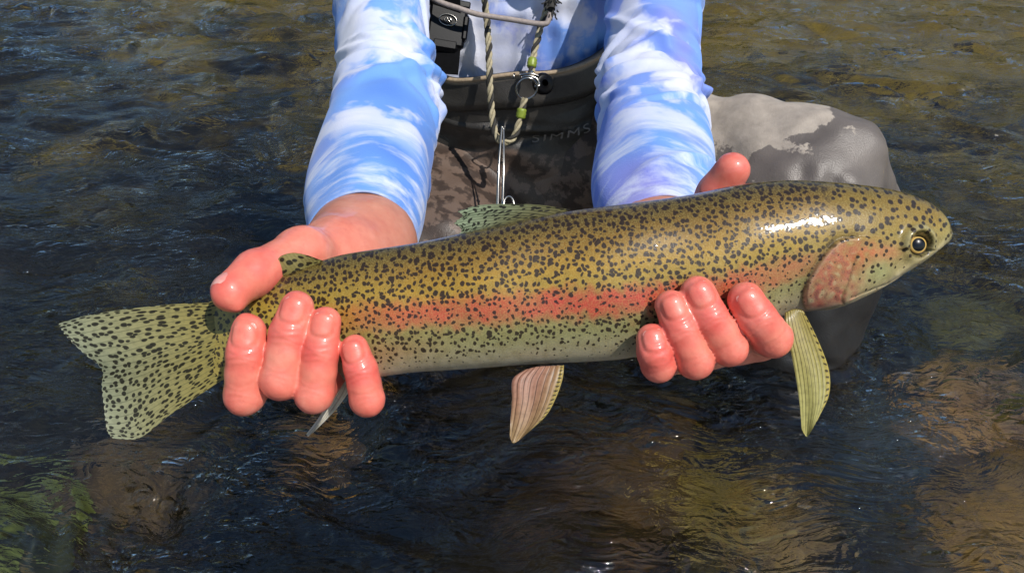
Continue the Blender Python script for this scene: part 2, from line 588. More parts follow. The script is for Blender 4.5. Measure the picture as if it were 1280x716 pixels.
tag(wood, "olive green wood on the far bank mirrored in the river", "wood", kind="stuff")
bankx = np.linspace(-70, 70, 60); banky = np.linspace(24, 60, 20)
qx, qy = np.meshgrid(bankx, banky, indexing='ij')
hz = -0.6 + np.minimum(smooth(24, 27, qy) * 1.1 + (qy - 26).clip(0) * 0.05, 4) + 0.15 * SineNoise(4, 41, 14, 2)(np.stack([qx.ravel(), qy.ravel()], -1)).reshape(qx.shape)
bank = mesh_obj("far_bank", np.stack([qx, qy, hz], -1), grid_faces(60, 20), simple_mat("bank_earth", srgb(92, 84, 48), 0.9, nscale=2, namp=0.4))
tag(bank, kind="structure")

# ------------------------------------------------------------------ the trout
D0 = 0.42
TOPX = [262, 300, 340, 360, 401, 430, 480, 530, 567, 640, 713, 790, 860, 932, 989, 1046, 1104, 1150, 1172, 1183, 1189]
TOPY = [377, 368, 350, 340, 326, 318, 310, 302, 294, 278, 264, 254, 244, 230, 226, 229, 236, 249, 263, 277, 291]
BOTX = [262, 300, 340, 380, 420, 479, 518, 567, 664, 762, 800, 850, 900, 940, 989, 1010, 1035, 1081, 1127, 1161, 1180, 1189]
BOTY = [476, 466, 464, 470, 475, 470, 465, 462, 455, 450, 445, 437, 426, 412, 391, 389, 387, 370, 344, 322, 306, 299]
THX = [262, 300, 340, 430, 560, 700, 800, 900, 1000, 1060, 1110, 1150, 1175, 1189]
THY = [.0010, .0080, .0125, .0185, .0240, .0265, .0272, .0268, .0255, .0232, .0185, .0128, .0080, .0020]
ftop = lambda x: pchip(TOPX, TOPY, x)
fbot = lambda x: pchip(BOTX, BOTY, x)
fth = lambda x: pchip(THX, THY, x)


def fish_w(px, py):
    """half thickness of the fish (towards the camera) at a pixel of its side"""
    tp, bt = ftop(px), fbot(px)
    s = np.clip((py - (tp + bt) / 2) / ((bt - tp) / 2), -1, 1)
    return fth(px) * np.sqrt(np.clip(1 - s * s, 0, 1)) ** 0.92


def poly_dist(px, py, pts):
    pts = np.asarray(catmull(pts, 40)); best = np.full(px.shape, 1e9)
    for a, b in zip(pts[:-1], pts[1:]):
        ba = b - a
        tt = np.clip(((px - a[0]) * ba[0] + (py - a[1]) * ba[1]) / (ba @ ba), 0, 1)
        best = np.minimum(best, np.hypot(px - a[0] - tt * ba[0], py - a[1] - tt * ba[1]))
    return best


def in_poly(px, py, pts):
    pts = np.asarray(pts, float); ins = np.zeros(px.shape, bool)
    for (x0, y0), (x1, y1) in zip(pts, np.roll(pts, -1, 0)):
        c = ((y0 > py) != (y1 > py)) & (px < (x1 - x0) * (py - y0) / (y1 - y0 + 1e-12) + x0)
        ins ^= c
    return ins


OPER = [(1045, 300), (1023, 304), (1003, 326), (990, 352), (991, 374), (1006, 387), (1038, 382)]
PREOP = [(1046, 322), (1043, 333), (1040, 352), (1036, 372), (1048, 382)]
MOUTH = [(1190, 294), (1176, 309), (1161, 320), (1138, 336), (1116, 347), (1104, 354)]
JAW2 = [(1104, 354), (1080, 361), (1050, 372)]
MAXIL = [(1168, 308), (1145, 322), (1124, 333), (1108, 345)]
trout = empty("rainbow_trout", "large spotted rainbow trout with pink side stripe held in two hands", "fish")
NX, NF, NB = 640, 190, 70
xs_ = np.concatenate([np.linspace(262, 1170, NX - 40), np.linspace(1170, 1189, 41)[1:]])
NX = len(xs_)
ph = np.concatenate([np.linspace(np.pi / 2, -np.pi / 2, NF), np.linspace(-np.pi / 2, -3 * np.pi / 2, NB + 2)[1:-1]])
NR = len(ph)
gxp = np.repeat(xs_[:, None], NR, 1)
tp = ftop(xs_)[:, None]; bt = fbot(xs_)[:, None]
mid = (tp + bt) / 2; half = (bt - tp) / 2
gyp = mid - half * np.sin(ph)[None]
cw = np.cos(ph)[None]
W = fth(xs_)[:, None] * np.sign(cw) * np.abs(cw) ** 0.92
rel = np.zeros_like(W)
op_in = in_poly(gxp, gyp, catmull(OPER, 60).tolist() + [(1100, 350), (1100, 300)])
d_op = poly_dist(gxp, gyp, OPER)
head = smooth(985, 1050, gxp)
rel += np.where(op_in, 0.0013 * (1 - smooth(0, 45, d_op) * 0.7) * smooth(0, 2.5, d_op), -0.0006 * np.exp(-d_op / 5))
rel -= 0.0004 * np.exp(-(poly_dist(gxp, gyp, PREOP) / 1.8) ** 2)
d_m = poly_dist(gxp, gyp, MOUTH)
rel -= 0.0016 * np.exp(-(d_m / 1.8) ** 2)
rel -= 0.0006 * np.exp(-(poly_dist(gxp, gyp, JAW2) / 1.8) ** 2)
rel += 0.0009 * np.exp(-(poly_dist(gxp, gyp, MAXIL) / 4.5) ** 2)
EYE = (1130.5, 307.5)
d_e = np.hypot((gxp - EYE[0]), (gyp - EYE[1]) * 1.05)
rel += 0.0022 * np.exp(-((d_e - 19) / 7) ** 2) * (0.5 + 0.5 * (gyp < EYE[1] + 6)) - 0.0030 * np.exp(-(d_e / 13) ** 4)
rel += 0.0004 * np.sin(gxp / 23.0 + 0.8 * np.sin(gyp / 17.0)) * smooth(0.0, 0.5, np.abs(cw)) * (1 - head)
W = W + 1.7 * rel * np.sign(cw) * smooth(0.0, 0.14, np.abs(cw))
FV = P(gxp, gyp, D0) - W[..., None] * F_
# colours of the skin
tt = (gyp - tp) / (bt - tp)
stops = [0, .10, .24, .38, .50, .66, .80, .92, 1.0]
body = np.array([srgb(82, 68, 34), srgb(104, 84, 40), srgb(150, 116, 42), srgb(180, 146, 52), srgb(176, 152, 70),
                 srgb(150, 148, 98), srgb(152, 152, 116), srgb(178, 172, 152), srgb(204, 196, 184)])
col = np.stack([np.interp(tt, stops, body[:, k]) for k in range(3)], -1)
nz = SineNoise(60, 51, 20, 2)(np.stack([gxp.ravel(), gyp.ravel()], -1)).reshape(gxp.shape)
nz2 = SineNoise(22, 52, 20, 2)(np.stack([gxp.ravel(), gyp.ravel()], -1)).reshape(gxp.shape)


def blend(col, m, c):
    return col * (1 - m[..., None]) + np.asarray(c) * m[..., None]


yellow = smooth(560, 380, gxp) * np.exp(-((tt - 0.42) / 0.26) ** 2) * 0.6
col = blend(col, yellow, srgb(176, 164, 78))
ctr = np.interp(gxp, [300, 450, 600, 760, 850, 980], [.50, .515, .575, .615, .632, .64])
sw = np.interp(gxp, [300, 450, 520, 700, 850, 980], [.09, .12, .105, .095, .085, .09])
st_m = np.exp(-(np.abs(tt - ctr + 0.012 * nz2) / sw) ** 3.2) * np.interp(gxp, [350, 420, 520, 640, 860, 960, 1010], [0, .35, .72, .9, .92, .55, .3])
col = blend(col, st_m * np.clip(0.92 + 0.09 * nz, 0, 1), srgb(204, 72, 70))
pinkb = np.exp(-((tt - 0.80) / 0.10) ** 2) * np.exp(-((gxp - 470) / 70) ** 2) * 0.35
col = blend(col, pinkb, srgb(200, 130, 110))
hcol = np.stack([np.interp(tt, [0, .15, .35, .5, .7, .88, 1.0], np.array([srgb(112, 94, 46), srgb(140, 116, 50), srgb(158, 132, 56), srgb(164, 144, 78), srgb(166, 154, 106), srgb(190, 178, 142), srgb(210, 198, 176)])[:, k]) for k in range(3)], -1)
col = col * (1 - head[..., None]) + hcol * head[..., None]
opm = np.where(op_in, smooth(0, 5, d_op), 0) * np.exp(-((gxp - 1012) / 44.0) ** 4) * smooth(296, 318, gyp)
nz3 = SineNoise(13, 53, 24, 2)(np.stack([gxp.ravel(), gyp.ravel()], -1)).reshape(gxp.shape)
col = blend(col, np.clip(opm * (0.62 + 0.16 * nz2 + 0.10 * nz3), 0, 1), srgb(196, 104, 100))
col = blend(col, np.clip(opm * smooth(0.5, 1.6, nz3 + 0.4 * nz2) * 0.55, 0, 1), srgb(112, 84, 88))
col = blend(col, np.clip(opm * smooth(0.6, 1.6, -nz3) * 0.5, 0, 1), srgb(206, 190, 160))
ck = np.exp(-(((gxp - 1056) / 26) ** 2 + ((gyp - 322) / 17) ** 2))
col = blend(col, np.clip(ck * (0.62 + 0.2 * nz3), 0, 1), srgb(204, 122, 88))
ck2 = np.exp(-(((gxp - 1084) / 20) ** 2 + ((gyp - 318) / 9) ** 2))
col = blend(col, ck2 * 0.7, srgb(206, 128, 100))
gr = np.exp(-(((gxp - 1076) / 20) ** 2 + ((gyp - 340) / 14) ** 2))
col = blend(col, gr * 0.7, srgb(176, 186, 142))
col = blend(col, np.exp(-(d_e / 24) ** 3) * 0.6, srgb(150, 142, 104))
col = blend(col, np.exp(-((d_e - 14) / 4.2) ** 2) * (0.85 - 0.25 * (gyp > EYE[1])), srgb(52, 46, 28))
col = blend(col, np.exp(-((d_e - 22) / 3.0) ** 2) * 0.45 * (gyp < EYE[1] + 4), srgb(196, 192, 160))
col = blend(col, np.exp(-(d_m / 2.0) ** 2) * 0.85, srgb(70, 58, 40))
col = blend(col, np.exp(-(poly_dist(gxp, gyp + 5, MOUTH) / 4) ** 2) * 0.6, srgb(214, 206, 184))
col = blend(col, np.exp(-(poly_dist(gxp, gyp, PREOP) / 1.3) ** 2) * 0.6, srgb(84, 60, 44))
col = blend(col, np.where(op_in, 0, np.exp(-d_op / 4.0)) * 0.75 * (gyp < 392), srgb(70, 54, 38))
col = blend(col, np.where(op_in, np.exp(-((d_op - 2.5) / 2.0) ** 2), 0) * 0.4, srgb(214, 176, 160))
snout = smooth(1158, 1180, gxp)
col = blend(col, snout * 0.45, srgb(168, 164, 120))
col = np.clip(col, 0, 1) ** 1.2 * np.array([0.80, 0.775, 0.72])
col = blend(col, smooth(350, 292, gxp) * 0.9, srgb(150, 132, 60))
# density of spots
dens = np.interp(tt, [0, .45, .6, .75, .86, .94, 1.0], [1, 1, .98, .92, .74, .35, 0.0])
dens = dens * (1 - 0.25 * st_m)
tail_d = smooth(520, 400, gxp)
dens = np.maximum(dens, tail_d * np.interp(tt, [0, .7, .95, 1], [1, .95, .55, .2]))
dens = np.maximum(dens, smooth(360, 320, gxp))
dens = np.where((gxp > 860) & (tt > 0.62), dens * np.interp(gxp, [860, 960], [1, 0.75]), dens)
hd = np.interp(tt, [0, .5, .7, .9, 1], [1.1, 1.05, .85, .6, .05])
dens = dens * (1 - head) + hd * head
dens = dens * (1 - 0.75 * np.exp(-(d_e / 16) ** 4)) * (1 - opm * 0.55)

m, t, out = new_mat("trout_skin"); N = NT(t)
uv = N.attr("uvp", "Vector"); colr = N.attr("skin", "Color"); den = N.attr("spots"); hdm = N.attr("head")


def spot_layer(N, uv, scale, dist, dscale, r0, r1, den, seed, rnd=1.0):
    dn = N.vmath('SUBTRACT', N.noise(N.vmath('ADD', uv, (seed, seed * 1.7, 0)), dscale, 1, 0.4, out=1), (0.5, 0.5, 0.5))
    v = N.vmath('ADD', N.vmath('ADD', uv, (seed * 3.1, seed, 0)), N.vmath('MULTIPLY', dn, (dist, dist, 0)))
    vo = N.n("ShaderNodeTexVoronoi", voronoi_dimensions='2D'); vo.inputs["Scale"].default_value = scale; vo.inputs["Randomness"].default_value = rnd
    N.put(vo.inputs["Vector"], v)
    sep = N.n("ShaderNodeSeparateColor"); N.put(sep.inputs[0], vo.outputs["Color"])
    rad = N.math('MULTIPLY', N.math('ADD', N.math('MULTIPLY', sep.outputs[0], r1 - r0), r0), den)
    # a cell only carries a spot where the density allows
    keep = N.math('LESS_THAN', sep.outputs[1], N.math('ADD', N.math('MULTIPLY', den, 1.15), -0.05))
    rad = N.math('MULTIPLY', rad, keep)
    return N.mapr(vo.outputs["Distance"], N.math('ADD', rad, 0.05), N.math('SUBTRACT', rad, 0.07))


sA = spot_layer(N, uv, 12.6, 0.072, 10.0, 0.24, 0.41, den, 0.37, 0.88)
sB = spot_layer(N, uv, 14.5, 0.065, 10.0, -0.20, 0.30, den, 1.93)
sBody = N.math('MAXIMUM', sA, sB)
sH = spot_layer(N, uv, 10.0, 0.04, 6, 0.20, 0.35, den, 2.71, 0.88)
sp = N.mix(hdm, sBody, sH)
mott = N.noise(uv, 9, 4, 0.6)
c = N.mix(N.mapr(mott, 0.35, 0.7, 0.0, 0.32), colr, srgb(84, 72, 30))
fine = N.n("ShaderNodeTexVoronoi", voronoi_dimensions='2D'); fine.inputs["Scale"].default_value = 42
N.put(fine.inputs["Vector"], N.vmath('MULTIPLY', uv, (1.0, 1.35, 1)))
c = N.mix(N.mapr(fine.outputs["Distance"], 0.2, 0.65, 0.0, 0.12), c, srgb(206, 190, 116))
c = N.mix(N.math('MULTIPLY', sp, 0.94), c, srgb(34, 22, 15))
hgt = N.math('ADD', N.math('MULTIPLY', fine.outputs["Distance"], -0.35), N.math('MULTIPLY', N.noise(uv, 16, 3), 0.8))
nb = N.bump(hgt, 0.25, 0.0006)
nb2 = N.bump(N.noise(uv, 7, 3), 0.25, 0.0012)
b = N.bsdf(Base_Color=c, Roughness=0.42, Normal=nb, Coat_Weight=0.6, Coat_Roughness=0.07, Coat_Normal=nb2, Specular_IOR_Level=0.25,
           Subsurface_Weight=0.05, Subsurface_Radius=(0.004, 0.002, 0.001), Subsurface_Scale=0.5)
t.links.new(b.outputs[0], out.inputs[0])
uvp = np.stack([gxp / 100, gyp / 100, np.where(cw < 0, 5.0, 0.0) + 0 * gxp], -1)
Fc = grid_faces(NX, NR, True).tolist()
Fc.append([(NX - 1) * NR + k for k in range(NR)]); Fc.append(list(range(NR))[::-1])
fish_body = mesh_obj("body", FV, Fc, m, trout, {
    "uvp": ('FLOAT_VECTOR', uvp.reshape(-1, 3)), "skin": ('FLOAT_COLOR', col.reshape(-1, 3)),
    "spots": ('FLOAT', dens), "head": ('FLOAT', smooth(1000, 1030, gxp))})


# eye: dark ball with a golden ring
def eye_at(side):
    wv = float(fish_w(np.array(EYE[0]), np.array(EYE[1]))) - 0.0056
    c0 = P(EYE[0], EYE[1], D0) - F_ * wv * side
    V, Fc = ico(4)
    r = 0.0064
    loc = V * r * np.array([1.0, 0.98, 1.0])
    pts = c0 + loc[:, :1] * R_ + loc[:, 1:2] * U_ - loc[:, 2:3] * F_ * side * 0.92
    rr = np.hypot(loc[:, 0] - 0.0002, loc[:, 1]) / r
    return mesh_obj("eye", pts, Fc, EYEM, fish_body, {"rad": ('FLOAT', rr)})


m, t, out = new_mat("trout_eye"); N = NT(t)
r_ = N.attr("rad")
c = N.ramp(r_, [(0.0, srgb(8, 8, 10)), (0.53, srgb(10, 10, 14)), (0.56, srgb(206, 176, 104)), (0.66, srgb(186, 146, 74)), (0.72, srgb(80, 66, 36)), (0.78, srgb(36, 30, 20)), (1.0, srgb(90, 86, 60))])
b = N.bsdf(Base_Color=c, Roughness=0.3, Specular_IOR_Level=0.3, Coat_Weight=0.5, Coat_Roughness=0.03)
t.links.new(b.outputs[0], out.inputs[0]); EYEM = m
eye_at(1); eye_at(-1)


# fins
def fin_mat(name, c_base, c_edge, c_ray, spot=0.0, sscale=9.0, ray_amt=0.5, lead=None, nrays=14, pink=None):
    m, t, out = new_mat(name); N = NT(t)
    uv = N.attr("uvp", "Vector"); st = N.attr("st", "Vector")
    sx = N.n("ShaderNodeSeparateXYZ"); N.put(sx.inputs[0], st)
    u, v = sx.outputs[0], sx.outputs[1]
    wob = N.math('ADD', u, N.math('MULTIPLY', N.noise(st, 3, 2), 0.03))
    ray = N.math('ABSOLUTE', N.math('SINE', N.math('MULTIPLY', wob, math.pi * nrays)))
    c = N.mix(N.mapr(v, 0.0, 1.0), c_base, c_edge)
    if pink is not None:
        c = N.mix(N.math('MULTIPLY', N.mapr(u, 0.1, 0.55), N.mapr(v, 1.0, 0.2)), c, pink)
    c = N.mix(N.math('MULTIPLY', N.mapr(ray, 0.34, 0.04), ray_amt), c, c_ray)
    c = N.mix(N.mapr(N.noise(uv, 14, 3), 0.4, 0.75, 0, 0.3), c, c_ray)
    if spot > 0:
        den = N.math('ADD', N.math('MULTIPLY', v, 0.0), spot)
        s1 = spot_layer(N, st, sscale, 0.03, 9, 0.24, 0.40, den, 0.77)
        c = N.mix(N.math('MULTIPLY', s1, 0.93), c, srgb(26, 22, 16))
    if lead is not None:
        c = N.mix(N.mapr(u, 0.16, 0.08), c, lead)
        dots = N.math('MULTIPLY', N.mapr(N.math('SINE', N.math('MULTIPLY', N.math('ADD', v, N.math('MULTIPLY', N.noise(st, 9, 1), 0.03)), 110.0)), 0.2, 0.7), N.math('MULTIPLY', N.mapr(u, 0.025, 0.05), N.mapr(u, 0.15, 0.11)))
        c = N.mix(N.math('MULTIPLY', dots, N.mapr(v, 0.95, 0.8, 0.0, 0.9)), c, srgb(44, 30, 16))
    b = N.bsdf(Base_Color=c, Roughness=0.42, Specular_IOR_Level=0.3, Coat_Weight=0.25, Coat_Roughness=0.15, Normal=N.bump(ray, 0.3, 0.0005))
    tl = N.n("ShaderNodeBsdfTranslucent", i_Color=c)
    mx = N.n("ShaderNodeMixShader"); mx.inputs[0].default_value = 0.38
    t.links.new(b.outputs[0], mx.inputs[1]); t.links.new(tl.outputs[0], mx.inputs[2])
    t.links.new(mx.outputs[0], out.inputs[0])
    return m


def fin(name, base, edge, sideA, sideB, dep, mat, nu=70, nv=60, rays=14, st_scale=(1, 1), thick=0.0007, ragged=1.5, parent=None):
    """Coons patch between base (v=0) and edge (v=1); sideA at u=0, sideB at u=1; pixels -> plate with fin rays"""
    u = np.linspace(0, 1, nu); v = np.linspace(0, 1, nv)
    b, e, A, B = catmull(base, nu), catmull(edge, nu), catmull(sideA, nv), catmull(sideB, nv)
    rag = ragged * np.abs(np.sin(np.pi * rays * u)) ** 0.6 - ragged * 0.5
    UU, VV = np.meshgrid(u, v, indexing='ij')
    S = ((1 - VV)[..., None] * b[:, None] + VV[..., None] * e[:, None] + (1 - UU)[..., None] * A[None] + UU[..., None] * B[None]
         - ((1 - UU) * (1 - VV))[..., None] * b[0] - (UU * (1 - VV))[..., None] * b[-1]
         - ((1 - UU) * VV)[..., None] * e[0] - (UU * VV)[..., None] * e[-1])
    outd = e - b; outd /= np.linalg.norm(outd, axis=1)[:, None] + 1e-9
    S += (VV ** 8)[..., None] * (rag[:, None] * outd)[:, None]
    dd = dep(UU, VV)
    ridge = 0.00016 * np.abs(np.sin(np.pi * rays * UU)) * (1 - 0.5 * VV)
    th = 0.6 * thick * (1.3 - VV) * np.minimum(1, 14 * np.minimum(UU, 1 - UU) + 0.25)
    f = P(S[..., 0], S[..., 1], dd) - F_ * (th + ridge)[..., None]
    k = P(S[..., 0], S[..., 1], dd) + F_ * (th + ridge)[..., None]
    n = nu * nv
    Fa = grid_faces(nu, nv); Fb = Fa[:, ::-1] + n
    rim = [i * nv for i in range(nu)] + [(nu - 1) * nv + j for j in range(1, nv)] + [i * nv + nv - 1 for i in range(nu - 2, -1, -1)] + list(range(nv - 2, 0, -1))
    Fr = [[rim[i], rim[(i + 1) % len(rim)], rim[(i + 1) % len(rim)] + n, rim[i] + n] for i in range(len(rim))]
    V = np.concatenate([f.reshape(-1, 3), k.reshape(-1, 3)])
    stv = np.stack([UU * st_scale[0], VV * st_scale[1], 0 * UU], -1).reshape(-1, 3)
    uvv = np.concatenate([S / 100, 0 * S[..., :1]], -1).reshape(-1, 3)
    return mesh_obj(name, V, np.concatenate([Fa, Fb, np.array(Fr)]), mat, parent or trout,
                    {"uvp": ('FLOAT_VECTOR', np.tile(uvv, (2, 1))), "st": ('FLOAT_VECTOR', np.tile(stv, (2, 1)))})


def depf(px0, extra=0.0, swing=0.0, wav=0.0008, n=2):
    return lambda U, V: px0 + extra + swing * V + wav * np.sin(U * n * 6.28 + V * 3) * V


tailm = fin_mat("tail_fin", srgb(158, 144, 74), srgb(152, 160, 136), srgb(66, 72, 54), spot=1.0, sscale=26.0, ray_amt=0.5, nrays=24)
fin("tail_fin", [(300, 372), (300, 400), (301, 432), (302, 464)],
    [(74, 404), (82, 418), (104, 440), (128, 461), (128, 482), (131, 510), (134, 536), (142, 548)],
    [(300, 372), (262, 378), (218, 380), (160, 386), (110, 394), (74, 404)],
    [(302, 464), (276, 476), (240, 500), (210, 520), (186, 540), (168, 549), (142, 548)], depf(D0, 0, -0.006, 0.003, 1.3), tailm,
    nu=110, nv=90, rays=26, st_scale=(0.95, 0.74), ragged=2.0)
dors = fin_mat("dorsal_fin", srgb(104, 98, 54), srgb(158, 172, 138), srgb(26, 28, 20), spot=0.9, sscale=15, ray_amt=0.8, nrays=26)
fin("dorsal_fin", [(713, 262), (690, 270), (655, 278), (606, 290)], [(573, 264), (579, 270), (569, 279), (578, 287), (570, 297)],
    [(713, 262), (672, 256), (628, 255), (596, 257), (573, 264)], [(606, 290), (590, 293), (570, 297)], depf(D0, 0.001, 0.004), dors, rays=11,
    st_scale=(0.42, 1.0), ragged=3.0)
adip = fin_mat("adipose_fin", srgb(140, 130, 72), srgb(176, 164, 110), srgb(110, 104, 62), spot=1.0, sscale=5.5, ray_amt=0.0)
fin("adipose_fin", [(404, 327), (388, 333), (372, 339), (352, 345)], [(398, 324), (384, 319), (366, 316), (350, 321), (345, 333)],
    [(404, 327), (402, 325), (398, 324)], [(352, 345), (350, 341), (345, 333)], depf(D0, -0.004, -0.003), adip, nu=40, nv=26, rays=1, thick=0.0014, ragged=0,
    st_scale=(1.0, 0.55))
pelv = fin_mat("pelvic_fin", srgb(160, 124, 82), srgb(168, 140, 98), srgb(64, 42, 26), spot=0.0, ray_amt=0.9, nrays=8, lead=srgb(172, 150, 78), pink=srgb(176, 128, 106))
fin("pelvic_fin", [(705, 456), (690, 457), (672, 458), (656, 462)], [(660, 540), (650, 549), (641, 553), (637, 543)],
    [(705, 456), (703, 474), (695, 497), (682, 520), (660, 540)], [(656, 462), (641, 474), (640, 500), (638, 525), (637, 543)],
    depf(D0, -0.012, -0.012), pelv, rays=9, ragged=0.8)
pect = fin_mat("pectoral_fin", srgb(160, 144, 66), srgb(184, 178, 108), srgb(46, 38, 16), spot=0.0, ray_amt=0.95, nrays=9, lead=srgb(184, 166, 80))
fin("pectoral_fin", [(1004, 388), (997, 386), (990, 387), (981, 391)], [(1022, 524), (1014, 538), (1008, 545), (1002, 536)],
    [(1004, 388), (1022, 424), (1036, 462), (1036, 494), (1022, 524)], [(981, 391), (982, 412), (990, 446), (998, 492), (1002, 536)],
    depf(D0, -0.020, -0.012, 0.0012, 1), pect, rays=10, ragged=0.6)
anal = fin_mat("anal_fin", srgb(196, 190, 170), srgb(226, 222, 208), srgb(110, 100, 80), ray_amt=0.7, nrays=5)
fin("anal_fin", [(446, 470), (438, 471), (428, 472), (418, 472)], [(392, 540), (388, 543), (385, 545), (383, 542)],
    [(446, 470), (436, 490), (416, 516), (392, 540)], [(418, 472), (414, 490), (402, 516), (383, 542)], depf(D0, 0.0, 0.002), anal, nu=30, nv=40, rays=5, ragged=0.3)
# spotted leading edges of the lower fins: small raised dark flecks
FLM = simple_mat("fin_fleck", srgb(52, 34, 18), 0.5, nscale=300)


# ------------------------------------------------------------------ the angler
person = empty("person", "angler in a blue cloud pattern shirt and grey waders kneeling in the river", "person")
mm = 0.001
HANDS = {
    'right': dict(  # person's right hand, at the tail
        wrist=[(434, 304, .535, 22), (472, 306, .535, 22)], elbow=(480, 120, .80, 36),
        palm_mid=(408, 372, .487, 17),
        fingers=[[(352, 436, .447, 12.5), (306, 493, .396, 10.2), (308, 442, .392, 9.9), (311, 414, .392, 8.6)],
                 [(385, 440, .446, 13), (352, 474, .392, 10.4), (362, 417, .391, 10.0), (371, 384, .391, 8.4)],
                 [(420, 447, .446, 12.5), (393, 492, .393, 9.7), (401, 438, .391, 9.2), (407, 402, .391, 7.8)],
                 [(452, 455, .448, 11), (459, 499, .393, 8.6), (451, 462, .391, 8.2), (443, 436, .391, 7.2)]],
        thumb=[(424, 316, .492, 19), (378, 319, .448, 14.6), (320, 341, .414, 11.6), (289, 365, .399, 10.2)]),
    'left': dict(
        wrist=[(808, 304, .545, 22), (846, 304, .545, 22)], elbow=(815, 120, .80, 36),
        palm_mid=(872, 370, .50, 17),
        fingers=[[(948, 418, .468, 12.5), (965, 422, .392, 9.8), (946, 397, .386, 9.6), (932, 375, .386, 8.9)],
                 [(918, 425, .466, 13), (911, 434, .390, 9.2), (887, 397, .385, 9.1), (872, 366, .386, 8.6)],
                 [(884, 432, .466, 12.5), (869, 451, .390, 9.0), (850, 412, .385, 8.7), (839, 382, .386, 7.9)],
                 [(850, 440, .465, 11), (823, 456, .390, 8.3), (818, 440, .386, 8.2), (815, 424, .387, 7.8)]],
        thumb=[(856, 318, .512, 17), (880, 282, .482, 13.5), (896, 243, .466, 11.6), (915, 213, .456, 10.4)]),
}


def pt(j):
    return P(j[0], j[1], j[2])


def fit_front(j):
    """push a front joint out to where it just touches the fish's side"""
    px, py, d, r = j
    if ftop(px) < py < fbot(px):
        d = min(d, D0 - float(fish_w(np.array(px), np.array(py))) - r * mm * 0.80)
    return (px, py, d, r)


for H in HANDS.values():
    for fg in H['fingers']:
        for k in (1, 2, 3):
            fg[k] = fit_front(fg[k])


def hand_field(H):
    wr = [pt(j) for j in H['wrist']]
    wc = (wr[0] + wr[1]) / 2
    el = pt(H['elbow'])

    def f(p):
        palm = np.full(len(p), 1.0)
        for k, fg in enumerate(H['fingers']):
            w_ = wr[0] * (1 - k / 3) + wr[1] * (k / 3) if H is HANDS['right'] else wr[1] * (1 - k / 3) + wr[0] * (k / 3)
            palm = smin(palm, cone_sdf(p, w_, pt(fg[0]), 0.019, fg[0][3] * mm), 0.012)
        palm = smin(palm, cone_sdf(p, wr[0], wr[1], .019, .019), 0.012)
        palm = smin(palm, cone_sdf(p, wc, el, 0.023, 0.024), 0.02)
        for j in H['wrist']:
            q = pt(j); palm = smin(palm, cone_sdf(p, q, q + (el - wc) * 0.5, 0.018, 0.017), 0.015)
        th = H['thumb']
        tq = [pt(j) for j in th]
        d = cone_sdf(p, wc, tq[0], 0.023, th[0][3] * mm)
        d = smin(d, cone_sdf(p, tq[0], tq[1], th[0][3] * mm, th[1][3] * mm), 0.02)
        d = smin(d, cone_sdf(p, tq[1], tq[2], th[1][3] * mm, th[2][3] * mm), 0.006)
        d = smin(d, cone_sdf(p, tq[2], tq[3], th[2][3] * mm * 0.97, th[3][3] * mm), 0.005)
        palm = smin(palm, d, 0.026)
        # web between thumb and index
        palm = smin(palm, cone_sdf(p, tq[1], pt(H['fingers'][0][0]), 0.009, 0.010), 0.014)
        res = palm
        for fg in H['fingers']:
            q = [pt(j) for j in fg]; r = [j[3] * mm for j in fg]
            mid_ = q[1] * 0.45 + q[2] * 0.55; rm = (r[1] + r[2]) / 2 * 0.97
            d = smin(cone_sdf(p, q[0], q[1], r[0] * 0.90, r[1]), cone_sdf(p, q[1], mid_, r[1], rm), 0.002)
            d = smin(d, cone_sdf(p, mid_, q[2], rm, r[2]), 0.002)
            tip = q[3]
            d = smin(d, cone_sdf(p, q[2], tip, r[2], r[3]), 0.002)
            res = np.minimum(res, smin(d, palm, 0.009))
        return res
    return f


